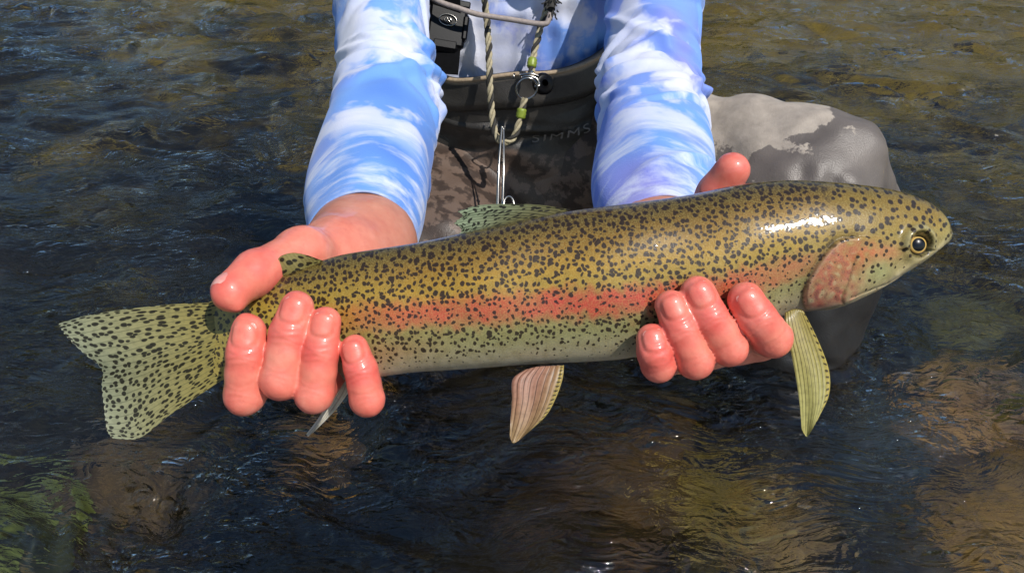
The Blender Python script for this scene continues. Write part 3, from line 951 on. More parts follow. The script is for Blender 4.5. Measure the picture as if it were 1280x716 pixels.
HV, HF, BLUSH, off = [], [], [], 0
for nm, H in HANDS.items():
    f = hand_field(H)
    pts = np.array([pt(j) for fg in H['fingers'] for j in fg] + [pt(j) for j in H['thumb']] + [pt(j) for j in H['wrist']])
    el = pt(H['elbow']); wc = (pt(H['wrist'][0]) + pt(H['wrist'][1])) / 2
    pts = np.concatenate([pts, [wc + (el - wc) * 0.32]])
    lo = pts.min(0) - 0.024; hi = pts.max(0) + 0.024
    ax = (el - wc) / np.linalg.norm(el - wc)
    plane = wc + (el - wc) * 0.30
    V, Fq = surface_nets(lambda p: np.maximum(f(p), (p - plane) @ ax), lo, hi, 0.00095)
    # rounded relaxing of the grid steps
    for _ in range(2):
        acc = np.zeros_like(V); cn = np.zeros(len(V))
        for a, b in ((0, 1), (1, 2), (2, 3), (3, 0)):
            np.add.at(acc, Fq[:, a], V[Fq[:, b]]); np.add.at(acc, Fq[:, b], V[Fq[:, a]])
            np.add.at(cn, Fq[:, a], 1); np.add.at(cn, Fq[:, b], 1)
        V = V * 0.45 + acc / cn[:, None] * 0.55
    Nn = vnormals(V, Fq)
    V = V + Nn * (0.00010 * SineNoise(0.022, 61, 30)(V) + 0.00003 * SineNoise(0.007, 62, 30)(V))[:, None]
    # creases over the finger joints, nail beds and blushing of the skin
    bl = np.zeros(len(V))
    for fg in H['fingers']:
        q = [pt(j) for j in fg]
        for (jj, ax_, offs) in ((2, q[3] - q[2], (-0.0034, -0.0012, 0.0009, 0.0028)), (1, q[2] - q[1], (0.001, 0.0034, 0.0062))):
            axn = ax_ / np.linalg.norm(ax_)
            rel_ = V - q[jj]
            al = rel_ @ axn; rad = np.linalg.norm(rel_ - al[:, None] * axn, axis=1)
            near = rad < fg[jj][3] * mm * 1.25
            lat = (rel_ @ R_)
            ff = np.exp(-(lat / (fg[jj][3] * mm * 0.75)) ** 4)
            for i_, o_ in enumerate(offs):
                g = np.exp(-((al - o_ - 0.0005 * np.sin(lat * 500 + i_ * 2.1) - 9.0 * (i_ - 1.4) * 3 * lat ** 2) / 0.00060) ** 2) * near * (rel_ @ F_ < 0.002) * ff
                V = V - Nn * (g * (0.00030, 0.00042, 0.00040, 0.00026)[i_] * (1.0 if jj == 2 else 0.45))[:, None]
            V = V + Nn * (np.exp(-(al / 0.0042) ** 2) * near * ff * 0.00035)[:, None]
            bl = np.maximum(bl, np.exp(-(np.linalg.norm(rel_, axis=1) / (0.0125 if jj == 2 else 0.014)) ** 4) * (0.85 if jj == 2 else 0.5))
        r3 = fg[3][3] * mm
        ax_ = q[3] - q[2]; ax_ /= np.linalg.norm(ax_)
        dn = -F_ - ax_ * (-F_).dot(ax_); dn /= np.linalg.norm(dn); lt = np.cross(ax_, dn)
        rel_ = V - q[3]
        X = rel_ @ lt; A_ = rel_ @ ax_; Hh = rel_ @ dn
        e = ((np.abs(X) / (0.70 * r3)) ** 3 + (np.abs((A_ / r3 + 0.125) / 0.725)) ** 3) ** (1 / 3)
        msk = (Hh > 0.1 * r3) & (np.abs(A_) < 2.2 * r3) & (np.abs(X) < 1.6 * r3)
        V = V + Nn * (msk * (-0.00040 * (1 - smooth(0.82, 1.0, e)) + 0.00038 * np.exp(-((e - 1.16) / 0.12) ** 2)))[:, None]
        bl = np.maximum(bl, np.exp(-(np.linalg.norm(rel_, axis=1) / (1.5 * r3)) ** 4) * 0.55)
    tq = [pt(j) for j in H['thumb']]
    for jj, rr_ in ((2, 0.017), (3, 0.013)):
        bl = np.maximum(bl, np.exp(-(np.linalg.norm(V - tq[jj], axis=1) / rr_) ** 4) * 0.7)
    BLUSH.append(bl)
    HV.append(V); HF.append(Fq + off); off += len(V)
def to_px(w_, r_):
    q = np.asarray(w_, float) - CAM
    d = q @ F_
    return (640 + q @ R_ / d * FPX, 358 - q @ U_ / d * FPX, d, r_ / d * FPX)


SLEEVES = {
    'right': [to_px((-0.085, 1.06, 0.57), 0.066), to_px((-0.150, 1.065, 0.565), 0.072), (474, -110, .945, 66), (478, 0, .885, 59), (479, 60, .85, 57), (482, 115, .805, 62), (476, 165, .735, 67), (465, 215, .665, 74), (461, 258, .60, 75), (453, 300, .545, 66)],
    'left': [to_px((0.085, 1.06, 0.57), 0.066), to_px((0.152, 1.065, 0.565), 0.072), (826, -110, .945, 66), (821, 0, .885, 60), (815, 60, .85, 58), (812, 115, .805, 61), (816, 165, .735, 68), (818, 210, .665, 74), (818, 255, .60, 74), (826, 300, .55, 63)],
}
# hidden arms, trunk, neck and head
SH = {'right': np.array([-0.185, 0.985, 0.60]), 'left': np.array([0.185, 0.985, 0.60])}


def trunk(p):
    d = smin(ell_sdf(p, np.array([0, 1.12, 0.26]), np.array([.125, .078, .18])), ell_sdf(p, np.array([0, 1.12, 0.46]), np.array([.135, .074, .17])), 0.06)
    for nm, H in HANDS.items():
        el = pt(H['elbow'])
        wc = (pt(H['wrist'][0]) + pt(H['wrist'][1])) / 2
        q = [P(*c_[:3]) for c_ in SLEEVES[nm]]
        d = smin(d, cone_sdf(p, np.array([0, 1.06, 0.56]), q[0], 0.042, 0.042), 0.02)
        for k in range(7):
            d = np.minimum(d, cone_sdf(p, q[k], q[k + 1], 0.040 if k < 2 else 0.033, 0.033))
        d = np.minimum(d, cone_sdf(p, q[7], wc + (q[7] - wc) * 0.4, 0.030, 0.026))
    d = smin(d, cone_sdf(p, np.array([0, 1.045, 0.60]), np.array([0, 0.985, 0.74]), 0.050, 0.050), 0.02)
    hd_ = ell_sdf(p, np.array([0, 0.955, 0.84]), np.array([.073, .095, .105]))
    hd_ = smin(hd_, ell_sdf(p, np.array([0, 0.905, 0.785]), np.array([.050, .055, .055])), 0.03)
    hd_ = smin(hd_, cone_sdf(p, np.array([0, 0.868, 0.845]), np.array([0, 0.838, 0.812]), 0.010, 0.014), 0.012)
    for sx in (-1, 1):
        hd_ = smin(hd_, ell_sdf(p, np.array([sx * .076, 0.965, 0.83]), np.array([.010, .020, .031])), 0.006)
        hd_ = np.maximum(hd_, -(np.sqrt(((p - np.array([sx * .031, 0.862, 0.85])) ** 2).sum(1)) - 0.013))
    hd_ = np.maximum(hd_, -ell_sdf(p, np.array([0, 0.846, 0.779]), np.array([.024, .010, .0028])))
    return smin(d, hd_, 0.02)


V, Fq = surface_nets(trunk, (-0.27, 0.62, 0.05), (0.27, 1.25, 0.97), 0.0065)
HV.append(V); HF.append(Fq + off); BLUSH.append(np.zeros(len(V)))
HVc = np.concatenate(HV); HFc = np.concatenate(HF)
dw = np.min([np.linalg.norm(HVc - (pt(H['wrist'][0]) + pt(H['wrist'][1])) / 2, axis=1) for H in HANDS.values()], axis=0)
depth = (HVc - CAM) @ F_
red = smooth(0.550, 0.440, depth)
m, t, out = new_mat("wet_skin"); N = NT(t)
p = N.pos(); rd = N.attr("red")
n1 = N.noise(p, 55, 4, 0.6); n2 = N.noise(p, 240, 3, 0.6)
c_red = N.ramp(n1, [(0.3, srgb(208, 84, 74)), (0.5, srgb(216, 96, 84)), (0.72, srgb(224, 116, 102))])
c_tan = N.ramp(n1, [(0.3, srgb(168, 112, 90)), (0.7, srgb(188, 134, 110))])
c_pale = N.ramp(n1, [(0.3, srgb(212, 114, 94)), (0.5, srgb(220, 128, 106)), (0.72, srgb(228, 148, 126))])
blu = N.mapr(N.math('ADD', N.attr('blush'), N.math('MULTIPLY', N.math('SUBTRACT', N.noise(p, 90, 3), 0.5), 0.7)), 0.0, 0.85)
c = N.mix(rd, c_tan, N.mix(blu, c_pale, c_red))
c = N.mix(N.mapr(n2, 0.55, 0.75, 0, 0.25), c, srgb(190, 84, 74))
hgt = N.math('ADD', N.math('MULTIPLY', N.noise(p, 900, 3), 0.5), N.noise(p, 260, 3))
nb = N.bump(hgt, 0.25, 0.0004); nb2 = N.bump(N.noise(p, 150, 3), 0.22, 0.0008)
b = N.bsdf(Base_Color=c, Roughness=0.48, Normal=nb, Subsurface_Weight=0.15, Subsurface_Radius=(1.0, 0.30, 0.18), Subsurface_Scale=0.004,
           Coat_Weight=N.math('MULTIPLY', rd, N.mapr(N.noise(p, 60, 3), 0.35, 0.6, 0.15, 0.7)), Coat_Roughness=0.09, Coat_Normal=nb2)
t.links.new(b.outputs[0], out.inputs[0])
body_o = mesh_obj("body", HVc, HFc, m, person, {"red": ('FLOAT', red), "blush": ('FLOAT', np.concatenate(BLUSH))})
print("hand verts", len(HVc))

# finger nails
m, t, out = new_mat("finger_nail"); N = NT(t)
p = N.pos(); st = N.attr("st", "Vector"); sx = N.n("ShaderNodeSeparateXYZ"); N.put(sx.inputs[0], st)
c = N.mix(N.mapr(sx.outputs[1], 0.80, 0.95), N.mix(N.mapr(N.noise(p, 150, 2), 0.3, 0.7), srgb(222, 136, 124), srgb(230, 158, 146)), srgb(224, 164, 150))
b = N.bsdf(Base_Color=c, Roughness=0.3, Coat_Weight=0.7, Coat_Roughness=0.08); t.links.new(b.outputs[0], out.inputs[0]); NAILM = m


def nail(q2, q3, r, dors, wid=0.70, fl=1.0):
    ax = q3 - q2; ax /= np.linalg.norm(ax)
    dn = dors - ax * dors.dot(ax); dn /= np.linalg.norm(dn)
    lt = np.cross(ax, dn)
    u = np.linspace(-1, 1, 17); v = np.linspace(0, 1, 17)
    UU, VV = np.meshgrid(u, v, indexing='ij')
    lim = wid * (1 - 0.18 * (1 - VV) ** 2) * np.sqrt(np.clip(1 - np.clip((VV - 0.72) / 0.30, 0, 1) ** 2 * 0.8, 0, 1)) * np.sqrt(np.clip(1 - np.clip((0.22 - VV) / 0.22, 0, 1) ** 2 * 0.75, 0, 1))
    X = UU * lim * r
    A = (-0.85 + 1.45 * VV) * r
    ro = np.sqrt(np.clip(r * r - np.clip(A, 0, None) ** 2, (0.3 * r) ** 2, None)) * fl
    hgt = np.sqrt(np.clip(ro ** 2 - X ** 2, (0.25 * r) ** 2, None)) + 0.00005 - 0.0002 * (1 - VV) ** 4
    edge = np.maximum(np.abs(UU), np.abs(VV * 2 - 1))
    hgt = hgt - 0.0009 * smooth(0.86, 1.0, edge)
    V = q3 + X[..., None] * lt + A[..., None] * ax + hgt[..., None] * dn
    V2 = V - dn * 0.0009
    n = 17 * 17
    Fa = grid_faces(17, 17); nv = 17
    rim = [i * nv for i in range(17)] + [16 * nv + j for j in range(1, nv)] + [i * nv + nv - 1 for i in range(15, -1, -1)] + list(range(nv - 2, 0, -1))
    Fr = [[rim[i], rim[(i + 1) % len(rim)], rim[(i + 1) % len(rim)] + n, rim[i] + n] for i in range(len(rim))]
    stv = np.stack([UU, VV, 0 * UU], -1).reshape(-1, 3)
    return mesh_obj("fingernail", np.concatenate([V.reshape(-1, 3), V2.reshape(-1, 3)]), np.concatenate([Fa, Fa[:, ::-1] + n, np.array(Fr)]), NAILM, body_o,
                    {"st": ('FLOAT_VECTOR', np.tile(stv, (2, 1)))})


for nm, H in HANDS.items():
    for fg in H['fingers']:
        nail(pt(fg[2]), pt(fg[3]), fg[3][3] * mm, -F_)
    th = H['thumb']
    if nm == 'right':
        nail(pt(th[2]), pt(th[3]), th[3][3] * mm, -0.62 * R_ - 0.80 * F_ - 0.1 * U_, 0.75, 1.0)
    else:
        nail(pt(th[2]), pt(th[3]), th[3][3] * mm, F_ + 0.3 * R_, 0.75, 1.0)

# eyes under the cap
m, t, out = new_mat("eyeball"); N = NT(t)
b = N.bsdf(Base_Color=N.ramp(N.attr("rad"), [(0.0, srgb(10, 10, 10)), (0.20, srgb(12, 12, 12)), (0.24, srgb(84, 66, 44)), (0.46, srgb(70, 52, 34)), (0.52, srgb(196, 186, 176)), (1.0, srgb(190, 170, 160))]), Roughness=0.2)
t.links.new(b.outputs[0], out.inputs[0])
for sx_ in (-1, 1):
    V, Fc = ico(4)
    mesh_obj("eyeball", V * 0.0115 + [sx_ * .031, 0.871, 0.85], Fc, m, body_o, {"rad": ('FLOAT', np.where(V[:, 1] < 0, np.hypot(V[:, 0], V[:, 2] + 0.25), 1.0))})


# --- shirt: cloud patterned sleeves and body
def fold_disp(s, th, folds):
    d = np.zeros(np.broadcast(s, th).shape)
    for (s0, t0, sl, wd, ex, am) in folds:
        da = (th - t0 + np.pi) % (2 * np.pi) - np.pi
        x = (s - s0 - sl * np.sin(da)) / wd
        d = d + am * (np.exp(-x * x) - 0.55 * np.exp(-((x - 1.7) / 1.1) ** 2)) * np.exp(-(da / ex) ** 2)
    return d


shirt_parts = []
ATT = []
for nm, ctl in SLEEVES.items():
    n = 240
    cp = catmull(np.array(ctl), n)
    path = P(cp[:, 0], cp[:, 1], cp[:, 2])
    rad = cp[:, 3] / FPX * cp[:, 2]
    seg = np.linalg.norm(np.diff(path, axis=0), axis=1); s = np.concatenate([[0], np.cumsum(seg)])
    L = s[-1]
    T, Nn, B = frames(path)
    # ring axes: one along the picture's right, one across
    X = R_ - T * (T @ R_)[:, None]; X /= np.linalg.norm(X, axis=1)[:, None]
    Y = np.cross(X, T)
    th = np.linspace(0, 2 * np.pi, 180, endpoint=False)
    S, TH = np.meshgrid(s, th, indexing='ij')
    r = np.random.default_rng(5 if nm == 'right' else 9)
    folds = []
    s_el = s[int(n * 5.2 / 9)]
    for k in range(16):      # folds gathered at the elbow
        folds.append((s_el + r.normal(0, 0.05), r.uniform(0, 6.28), r.uniform(-0.07, 0.07), r.uniform(0.0045, 0.010), r.uniform(0.7, 1.6), r.uniform(0.003, 0.0060)))
    for k in range(16):
        folds.append((r.uniform(0.10, L - 0.03), r.uniform(0, 6.28), r.uniform(-0.10, 0.10), r.uniform(0.0035, 0.009), r.uniform(0.4, 1.1), r.uniform(0.0020, 0.0046)))
    for k in range(5):      # inner elbow: deep short folds
        folds.append((s_el + 0.03 + r.normal(0, 0.035), (0.0 if nm == 'right' else math.pi) + r.normal(0, 0.5), r.uniform(-0.05, 0.05), r.uniform(0.006, 0.010), r.uniform(0.5, 0.9), r.uniform(0.003, 0.0045)))
    dis = fold_disp(S, TH, folds)
    # long soft drapes running down the sleeve
    dis += 0.0016 * np.sin(TH * 3 + S * 14 + 1.0) + 0.0010 * np.sin(TH * 5 - S * 22)
    hem = smooth(L - 0.016, L - 0.012, S)
    dis = dis * (1 - 0.75 * smooth(L - 0.05, L, S)) + 0.0008 * hem - 0.0010 * np.exp(-((S - (L - 0.0145)) / 0.0011) ** 2)
    # cuff is slightly squashed
    fl = 1 - 0.05 * smooth(L - 0.08, L, S)
    rr = rad[:, None] + dis
    V = path[:, None] + (rr * np.cos(TH))[..., None] * X[:, None] + (rr * np.sin(TH) * fl)[..., None] * Y[:, None]
    # turn the cloth in at the cuff
    inner = path[-1] + (V[-1] - path[-1]) * 0.955
    inner2 = inner + (path[-14] - path[-1]) * 1.0
    V = np.concatenate([V, inner[None], inner2[None]])
    shirt_parts.append((V.reshape(-1, 3), grid_faces(n + 2, 180, True)))
    sv = np.concatenate([s, [L, L - 0.01]])
    a = np.stack([np.repeat(sv[:, None], 180, 1) - L, np.repeat(th[None], n + 2, 0) / 6.28, np.full((n + 2, 180), 1.0 if nm == 'right' else 2.0)], -1)
    ATT.append(a.reshape(-1, 3))
# trunk of the shirt: rings stacked from hip to shoulder
nz_, na = 120, 220
zz = np.linspace(0.10, 0.665, nz_); th = np.linspace(0, 2 * np.pi, na, endpoint=False)
cy = np.interp(zz, [0.1, 0.3, 0.45, 0.6, 0.665], [1.125, 1.120, 1.115, 1.060, 1.03])
ax_ = np.interp(zz, [0.1, 0.3, 0.45, 0.56, 0.62, 0.665], [.160, .163, .178, .188, .150, .074])
ay_ = np.interp(zz, [0.1, 0.3, 0.45, 0.56, 0.62, 0.665], [.108, .104, .104, .100, .092, .070])
Z, TH = np.meshgrid(zz, th, indexing='ij')
r = np.random.default_rng(77)
dis = np.zeros_like(Z)
for k in range(26):      # hanging vertical folds
    t0 = r.uniform(0, 6.28); wd = r.uniform(0.03, 0.09); am = r.uniform(0.002, 0.007)
    da = (TH - t0 - (Z - 0.3) * r.uniform(-1.5, 1.5) + np.pi) % (2 * np.pi) - np.pi
    dis += am * np.exp(-(da / wd) ** 2)
for k in range(10):
    dis += fold_disp(Z, TH, [(r.uniform(0.26, 0.42), r.uniform(3.9, 5.5), r.uniform(-0.06, 0.06), 0.010, 0.5, r.uniform(0.002, 0.005))])
dis = dis * (1 - 0.85 * smooth(0.50, 0.64, Z))
V = np.stack([(ax_[:, None] + dis) * np.cos(TH), cy[:, None] + (ay_[:, None] + dis) * np.sin(TH), Z], -1)
shirt_parts.append((V.reshape(-1, 3), grid_faces(nz_, na, True)))
ATT.append(np.stack([Z - 3.0, TH / 6.28, 0 * Z + 3], -1).reshape(-1, 3))
m, t, out = new_mat("cloud_shirt"); N = NT(t)
p = N.pos(); sa = N.attr("suv", "Vector")
pw = N.vmath('ADD', p, N.vmath('MULTIPLY', N.vmath('SUBTRACT', N.noise(p, 11, 3, out=1), (0.5, 0.5, 0.5)), (0.06, 0.06, 0.06)))
big = N.noise(pw, 10.5, 5, 0.52)
tone = N.noise(N.vmath('ADD', p, (3.3, 1.2, 0.4)), 7, 2)
blue = N.ramp(tone, [(0.33, srgb(72, 118, 198)), (0.5, srgb(104, 152, 220)), (0.6, srgb(110, 140, 214)), (0.72, srgb(128, 130, 206))])
cl = N.mix(N.ramp(big, [(0.475, 0.0), (0.53, 0.75), (0.63, 1.0)]), blue, srgb(208, 210, 222))
# brush strokes near the cuffs, running round the arm
stv = N.vmath('MULTIPLY', sa, (62.0, 5.0, 3.0))
stv = N.vmath('ADD', stv, N.vmath('MULTIPLY', N.noise(p, 14, 2, out=1), (2.2, 1.0, 0)))
strk = N.noise(stv, 1.0, 5, 0.62)
sc_ = N.mix(N.ramp(strk, [(0.45, 0.0), (0.55, 0.45), (0.66, 1.0)]), blue, srgb(206, 212, 226))
sx = N.n("ShaderNodeSeparateXYZ"); N.put(sx.inputs[0], sa)
cuff = N.mapr(sx.outputs[0], -0.15, -0.07, 0.0, 0.85)
c = N.mix(cuff, cl, sc_)
wv = N.n("ShaderNodeTexVoronoi", i_Scale=900.0); N.put(wv.inputs["Vector"], p)
b = N.bsdf(Base_Color=c, Roughness=0.78, Sheen_Weight=0.12, Normal=N.bump(N.math('ADD', wv.outputs["Distance"], N.math('MULTIPLY', N.noise(p, 130, 3), 2.0)), 0.25, 0.0006))
t.links.new(b.outputs[0], out.inputs[0])
V, Fc = join(shirt_parts)
shirt = mesh_obj("shirt", V, Fc, m, person, {"suv": ('FLOAT_VECTOR', np.concatenate(ATT))})

# --- waders: legs and hips as one skin, then the waistband tube
KN = np.array([0.340, 0.872, 0.195])


def wader_sdf(p):
    d = ell_sdf(p, np.array([0, 1.14, 0.10]), np.array([.185, .140, .17]))
    d = smin(d, cone_sdf(p, np.array([0.13, 1.10, 0.165]), KN, 0.100, 0.088), 0.05)
    d2 = cone_sdf(p, KN, np.array([0.362, 0.848, 0.0]), 0.082, 0.072)
    d2 = smin(d2, cone_sdf(p, np.array([0.362, 0.848, 0.0]), np.array([0.362, 0.86, -0.24]), 0.072, 0.062), 0.02)
    d = smin(d, d2, 0.03)
    d = smin(d, cone_sdf(p, np.array([0.362, 0.86, -0.225]), np.array([0.375, 0.71, -0.235]), 0.055, 0.042), 0.03)
    rp = [np.array(v) - [0.016, -0.004, 0.024] for v in ((.16, 1.02, .284), (.229, .97, .287), (.304, .92, .280), (.367, .88, .288), (.411, .86, .279), (.450, .86, .205), (.446, .85, .10), (.430, .845, 0.0))]
    for a_, b_ in zip(rp[:-1], rp[1:]):
        d = smin(d, cone_sdf(p, a_, b_, 0.022, 0.022), 0.035)
    k2 = np.array([-0.092, 0.905, 0.085])
    d = smin(d, cone_sdf(p, np.array([-0.11, 1.10, 0.12]), k2, 0.10, 0.088), 0.04)
    d = smin(d, cone_sdf(p, k2, np.array([-0.11, 1.0, -0.16]), 0.082, 0.07), 0.03)
    d = smin(d, cone_sdf(p, np.array([-0.11, 1.0, -0.16]), np.array([-0.12, 1.30, -0.20]), 0.065, 0.05), 0.03)
    return d


V, Fq = surface_nets(wader_sdf, (-0.30, 0.64, -0.31), (0.52, 1.40, 0.36), 0.0050)
for _ in range(2):
    acc = np.zeros_like(V); cn = np.zeros(len(V))
    for a, b in ((0, 1), (1, 2), (2, 3), (3, 0)):
        np.add.at(acc, Fq[:, a], V[Fq[:, b]]); np.add.at(acc, Fq[:, b], V[Fq[:, a]])
        np.add.at(cn, Fq[:, a], 1); np.add.at(cn, Fq[:, b], 1)
    V = V * 0.4 + acc / cn[:, None] * 0.6
Nn = vnormals(V, Fq)
r = np.random.default_rng(15)


def crease(V, a, b, amp, wd):
    a = np.asarray(a); b = np.asarray(b); ba = b - a
    tt_ = np.clip(((V - a) @ ba) / (ba @ ba), 0, 1)
    q = V - (a + tt_[:, None] * ba)
    dist = np.linalg.norm(q, axis=1)
    return amp * np.exp(-(dist / wd) ** 2) * np.sin(np.pi * np.clip(tt_ * 0.9 + 0.05, 0, 1))


dsp = 0.0018 * SineNoise(0.13, 71, 24)(V) + 0.0012 * SineNoise(0.05, 72, 24)(V)
dsp = dsp * np.where(V[:, 2] < 0.05, 0.5, 1.0)


def at_y(px, py, y):
    rr = ((px - 640) / FPX) * R_ + ((358 - py) / FPX) * U_ + F_
    return CAM + rr * (y / rr[1])


# folds over the raised knee, along the lines seen in the photograph
for (p0, p1, y, am, wd) in [((1044, 213), (1102, 196), 0.795, 0.008, 0.009), ((1037, 250), (1050, 206), 0.79, 0.006, 0.009), ((1045, 224), (1110, 208), 0.79, -0.006, 0.014),
                            ((994, 240), (1014, 200), 0.80, 0.005, 0.009), ((1008, 245), (1026, 190), 0.80, -0.004, 0.013), ((1060, 232), (1105, 240), 0.79, -0.006, 0.012),
                            ((1096, 160), (1112, 192), 0.85, 0.007, 0.008), ((1112, 210), (1118, 262), 0.80, -0.012, 0.012), ((1124, 205), (1132, 255), 0.82, 0.010, 0.007),
                            ((880, 192), (930, 152), 0.93, -0.008, 0.010), ((876, 178), (915, 146), 0.94, 0.006, 0.007), ((985, 160), (1030, 215), 0.85, -0.005, 0.014), ((960, 150), (1000, 190), 0.88, 0.005, 0.009),
                            ((930, 200), (985, 178), 0.88, -0.005, 0.010), ((955, 440), (1085, 468), 0.775, 0.006, 0.007), ((1030, 380), (1045, 460), 0.775, -0.006, 0.016), ((1075, 360), (1068, 465), 0.78, 0.006, 0.009), ((1000, 390), (985, 455), 0.78, 0.005, 0.008)]:
    dsp += crease(V, at_y(p0[0], p0[1], y), at_y(p1[0], p1[1], y), am, wd)
V = V + Nn * dsp[:, None]
dry = smooth(0.02, -0.05, (V[:, 0] - 0.27) * 0.6 + (0.240 - V[:, 2]) * 1.25 + 0.012 * SineNoise(0.06, 73, 20)(V))
wparts = [(V, Fq)]
hip = smooth(0.235, 0.175, V[:, 0] + 0.004 * SineNoise(0.05, 74, 20)(V))
tone_l = [np.stack([dry * (1 - hip), np.zeros(len(V)), np.zeros(len(V))], 1)]

# waistband
nz_, na = 90, 260
th = np.linspace(0, 2 * np.pi, na, endpoint=False)
vv = np.linspace(0, 1, nz_)


def waist(TH, Vv):
    """v 0 hip .. 1 rolled top edge; theta -90 degrees faces the camera"""
    da = (TH + np.pi / 2 + np.pi) % (2 * np.pi) - np.pi        # 0 at the front
    ztop = 0.302 + 0.060 * smooth(0.25, 1.3, np.abs(da + 0.10)) + 0.006 * np.sin(da * 5 + 1)
    z = 0.06 + (ztop - 0.06) * Vv
    rx = np.interp(Vv, [0, .35, .8, .86, 1], [.185, .186, .184, .187, .181]); ry = np.interp(Vv, [0, .35, .8, .86, 1], [.130, .126, .124, .128, .122])
    band = smooth(0.800, 0.822, Vv) * 0.0055 - 0.004 * np.exp(-((Vv - 0.80) / 0.02) ** 2)
    wr = (0.0038 * np.sin(da * 7 + 3.0 * Vv) * np.sin(da * 3.1 + 2) + 0.0028 * np.sin(Vv * 24 + 2.5 * np.sin(da * 3) + da * 4) * smooth(0.0, 0.4, Vv)) * (1 - 0.6 * smooth(0.80, 0.85, Vv))
    wr = wr + 0.005 * np.exp(-((Vv - 0.70 + 0.05 * np.sin(da * 2.3)) / 0.022) ** 2) * np.exp(-(da / 0.8) ** 2) - 0.004 * np.exp(-((Vv - 0.62 - 0.06 * np.sin(da * 1.9)) / 0.03) ** 2) * np.exp(-((da - 0.2) / 0.9) ** 2)
    cyy = np.interp(Vv, [0, 1], [1.135, 1.115])
    return np.stack([(rx + band + wr) * np.cos(TH), cyy + (ry + band + wr) * np.sin(TH), z], -1)


VV, TH = np.meshgrid(vv, th, indexing='ij')
Wv = waist(TH, VV)
inn = Wv[-1] * [0.955, 1, 1] + [0, 0.0, 0.001]; inn[:, 1] = 1.115 + (Wv[-1][:, 1] - 1.115) * 0.955
inn2 = inn - [0, 0, 0.06]
Wall = np.concatenate([Wv, inn[None], inn2[None]])
wparts.append((Wall.reshape(-1, 3), grid_faces(nz_ + 2, na, True)))
da = (TH + np.pi / 2 + np.pi) % (2 * np.pi) - np.pi
panel = smooth(0.60, 0.575, VV + 0.10 * np.abs(da) + 0.02 * np.sin(da * 6))       # taupe lower panel
edge = smooth(0.972, 0.982, VV)
tw = np.stack([np.zeros_like(VV), 1 - panel, edge], -1)
tw = np.concatenate([tw, np.zeros((2, na, 3)) + [0, 1, 0]])
tone_l.append(tw.reshape(-1, 3))
m, t, out = new_mat("wader_cloth"); N = NT(t)
p = N.pos(); sx = N.n("ShaderNodeSeparateXYZ"); N.put(sx.inputs[0], N.attr("tone", "Vector"))
nn = N.noise(p, 36, 5, 0.65); n8 = N.noise(p, 14, 4)
dryf = N.mapr(N.math('ADD', sx.outputs[0], N.math('MULTIPLY', N.math('SUBTRACT', nn, 0.5), 1.6)), 0.42, 0.52)
wet = N.ramp(n8, [(0.3, srgb(82, 75, 70)), (0.7, srgb(108, 99, 92))])
dryc = N.ramp(N.noise(p, 60, 4, 0.6), [(0.3, srgb(140, 130, 118)), (0.7, srgb(168, 156, 142))])
c = N.mix(dryf, wet, dryc)
taupe = N.mix(N.ramp(N.noise(p, 42, 4, 0.6), [(0.47, 0.0), (0.53, 1.0)]), srgb(60, 49, 43), srgb(96, 80, 70))
isw = N.attr("waist")
c = N.mix(isw, c, taupe)
c = N.mix(sx.outputs[1], c, N.ramp(N.noise(p, 70, 4), [(0.3, srgb(34, 32, 30)), (0.7, srgb(50, 47, 43))]))
c = N.mix(sx.outputs[2], c, srgb(150, 136, 116))
rg = N.math('SUBTRACT', 0.62, N.math('MULTIPLY', N.math('SUBTRACT', 1.0, dryf), 0.16))
wv = N.n("ShaderNodeTexVoronoi", i_Scale=700.0); N.put(wv.inputs["Vector"], p)
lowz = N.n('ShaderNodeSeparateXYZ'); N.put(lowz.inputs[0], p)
c = N.mix(N.math('MULTIPLY', N.mapr(N.math('ADD', lowz.outputs[2], N.math('MULTIPLY', nn, 0.05)), 0.20, 0.13), N.math('SUBTRACT', 1.0, isw)), c, srgb(30, 28, 27))  # wet lower legs, painted darker still to stand for the fish's shadow
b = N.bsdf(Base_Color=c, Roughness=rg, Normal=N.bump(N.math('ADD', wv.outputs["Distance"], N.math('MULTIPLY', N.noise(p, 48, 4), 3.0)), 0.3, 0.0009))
t.links.new(b.outputs[0], out.inputs[0])
isw_a = np.concatenate([hip, np.ones(len(wparts[1][0]))])
V, Fc = join(wparts)
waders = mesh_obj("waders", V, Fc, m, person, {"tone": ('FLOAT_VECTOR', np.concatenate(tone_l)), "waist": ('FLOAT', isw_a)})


def on_waist(px, py, out_=0.0015):
    """the place on the front of the waistband that a pixel falls on"""
    best = ((VV * 0 + 1e9));
    c_ = Wv - CAM
    d = c_ @ F_
    qx_ = 640 + (c_ @ R_) / d * FPX; qy_ = 358 - (c_ @ U_) / d * FPX
    e = (qx_ - px) ** 2 + (qy_ - py) ** 2 + (np.sin(TH) > 0) * 1e9
    i = np.unravel_index(np.argmin(e), e.shape)
    n = np.array([math.cos(TH[i]), math.sin(TH[i]), 0.0]); n /= np.linalg.norm(n)
    return Wv[i] + n * out_, n, (VV[i], TH[i])


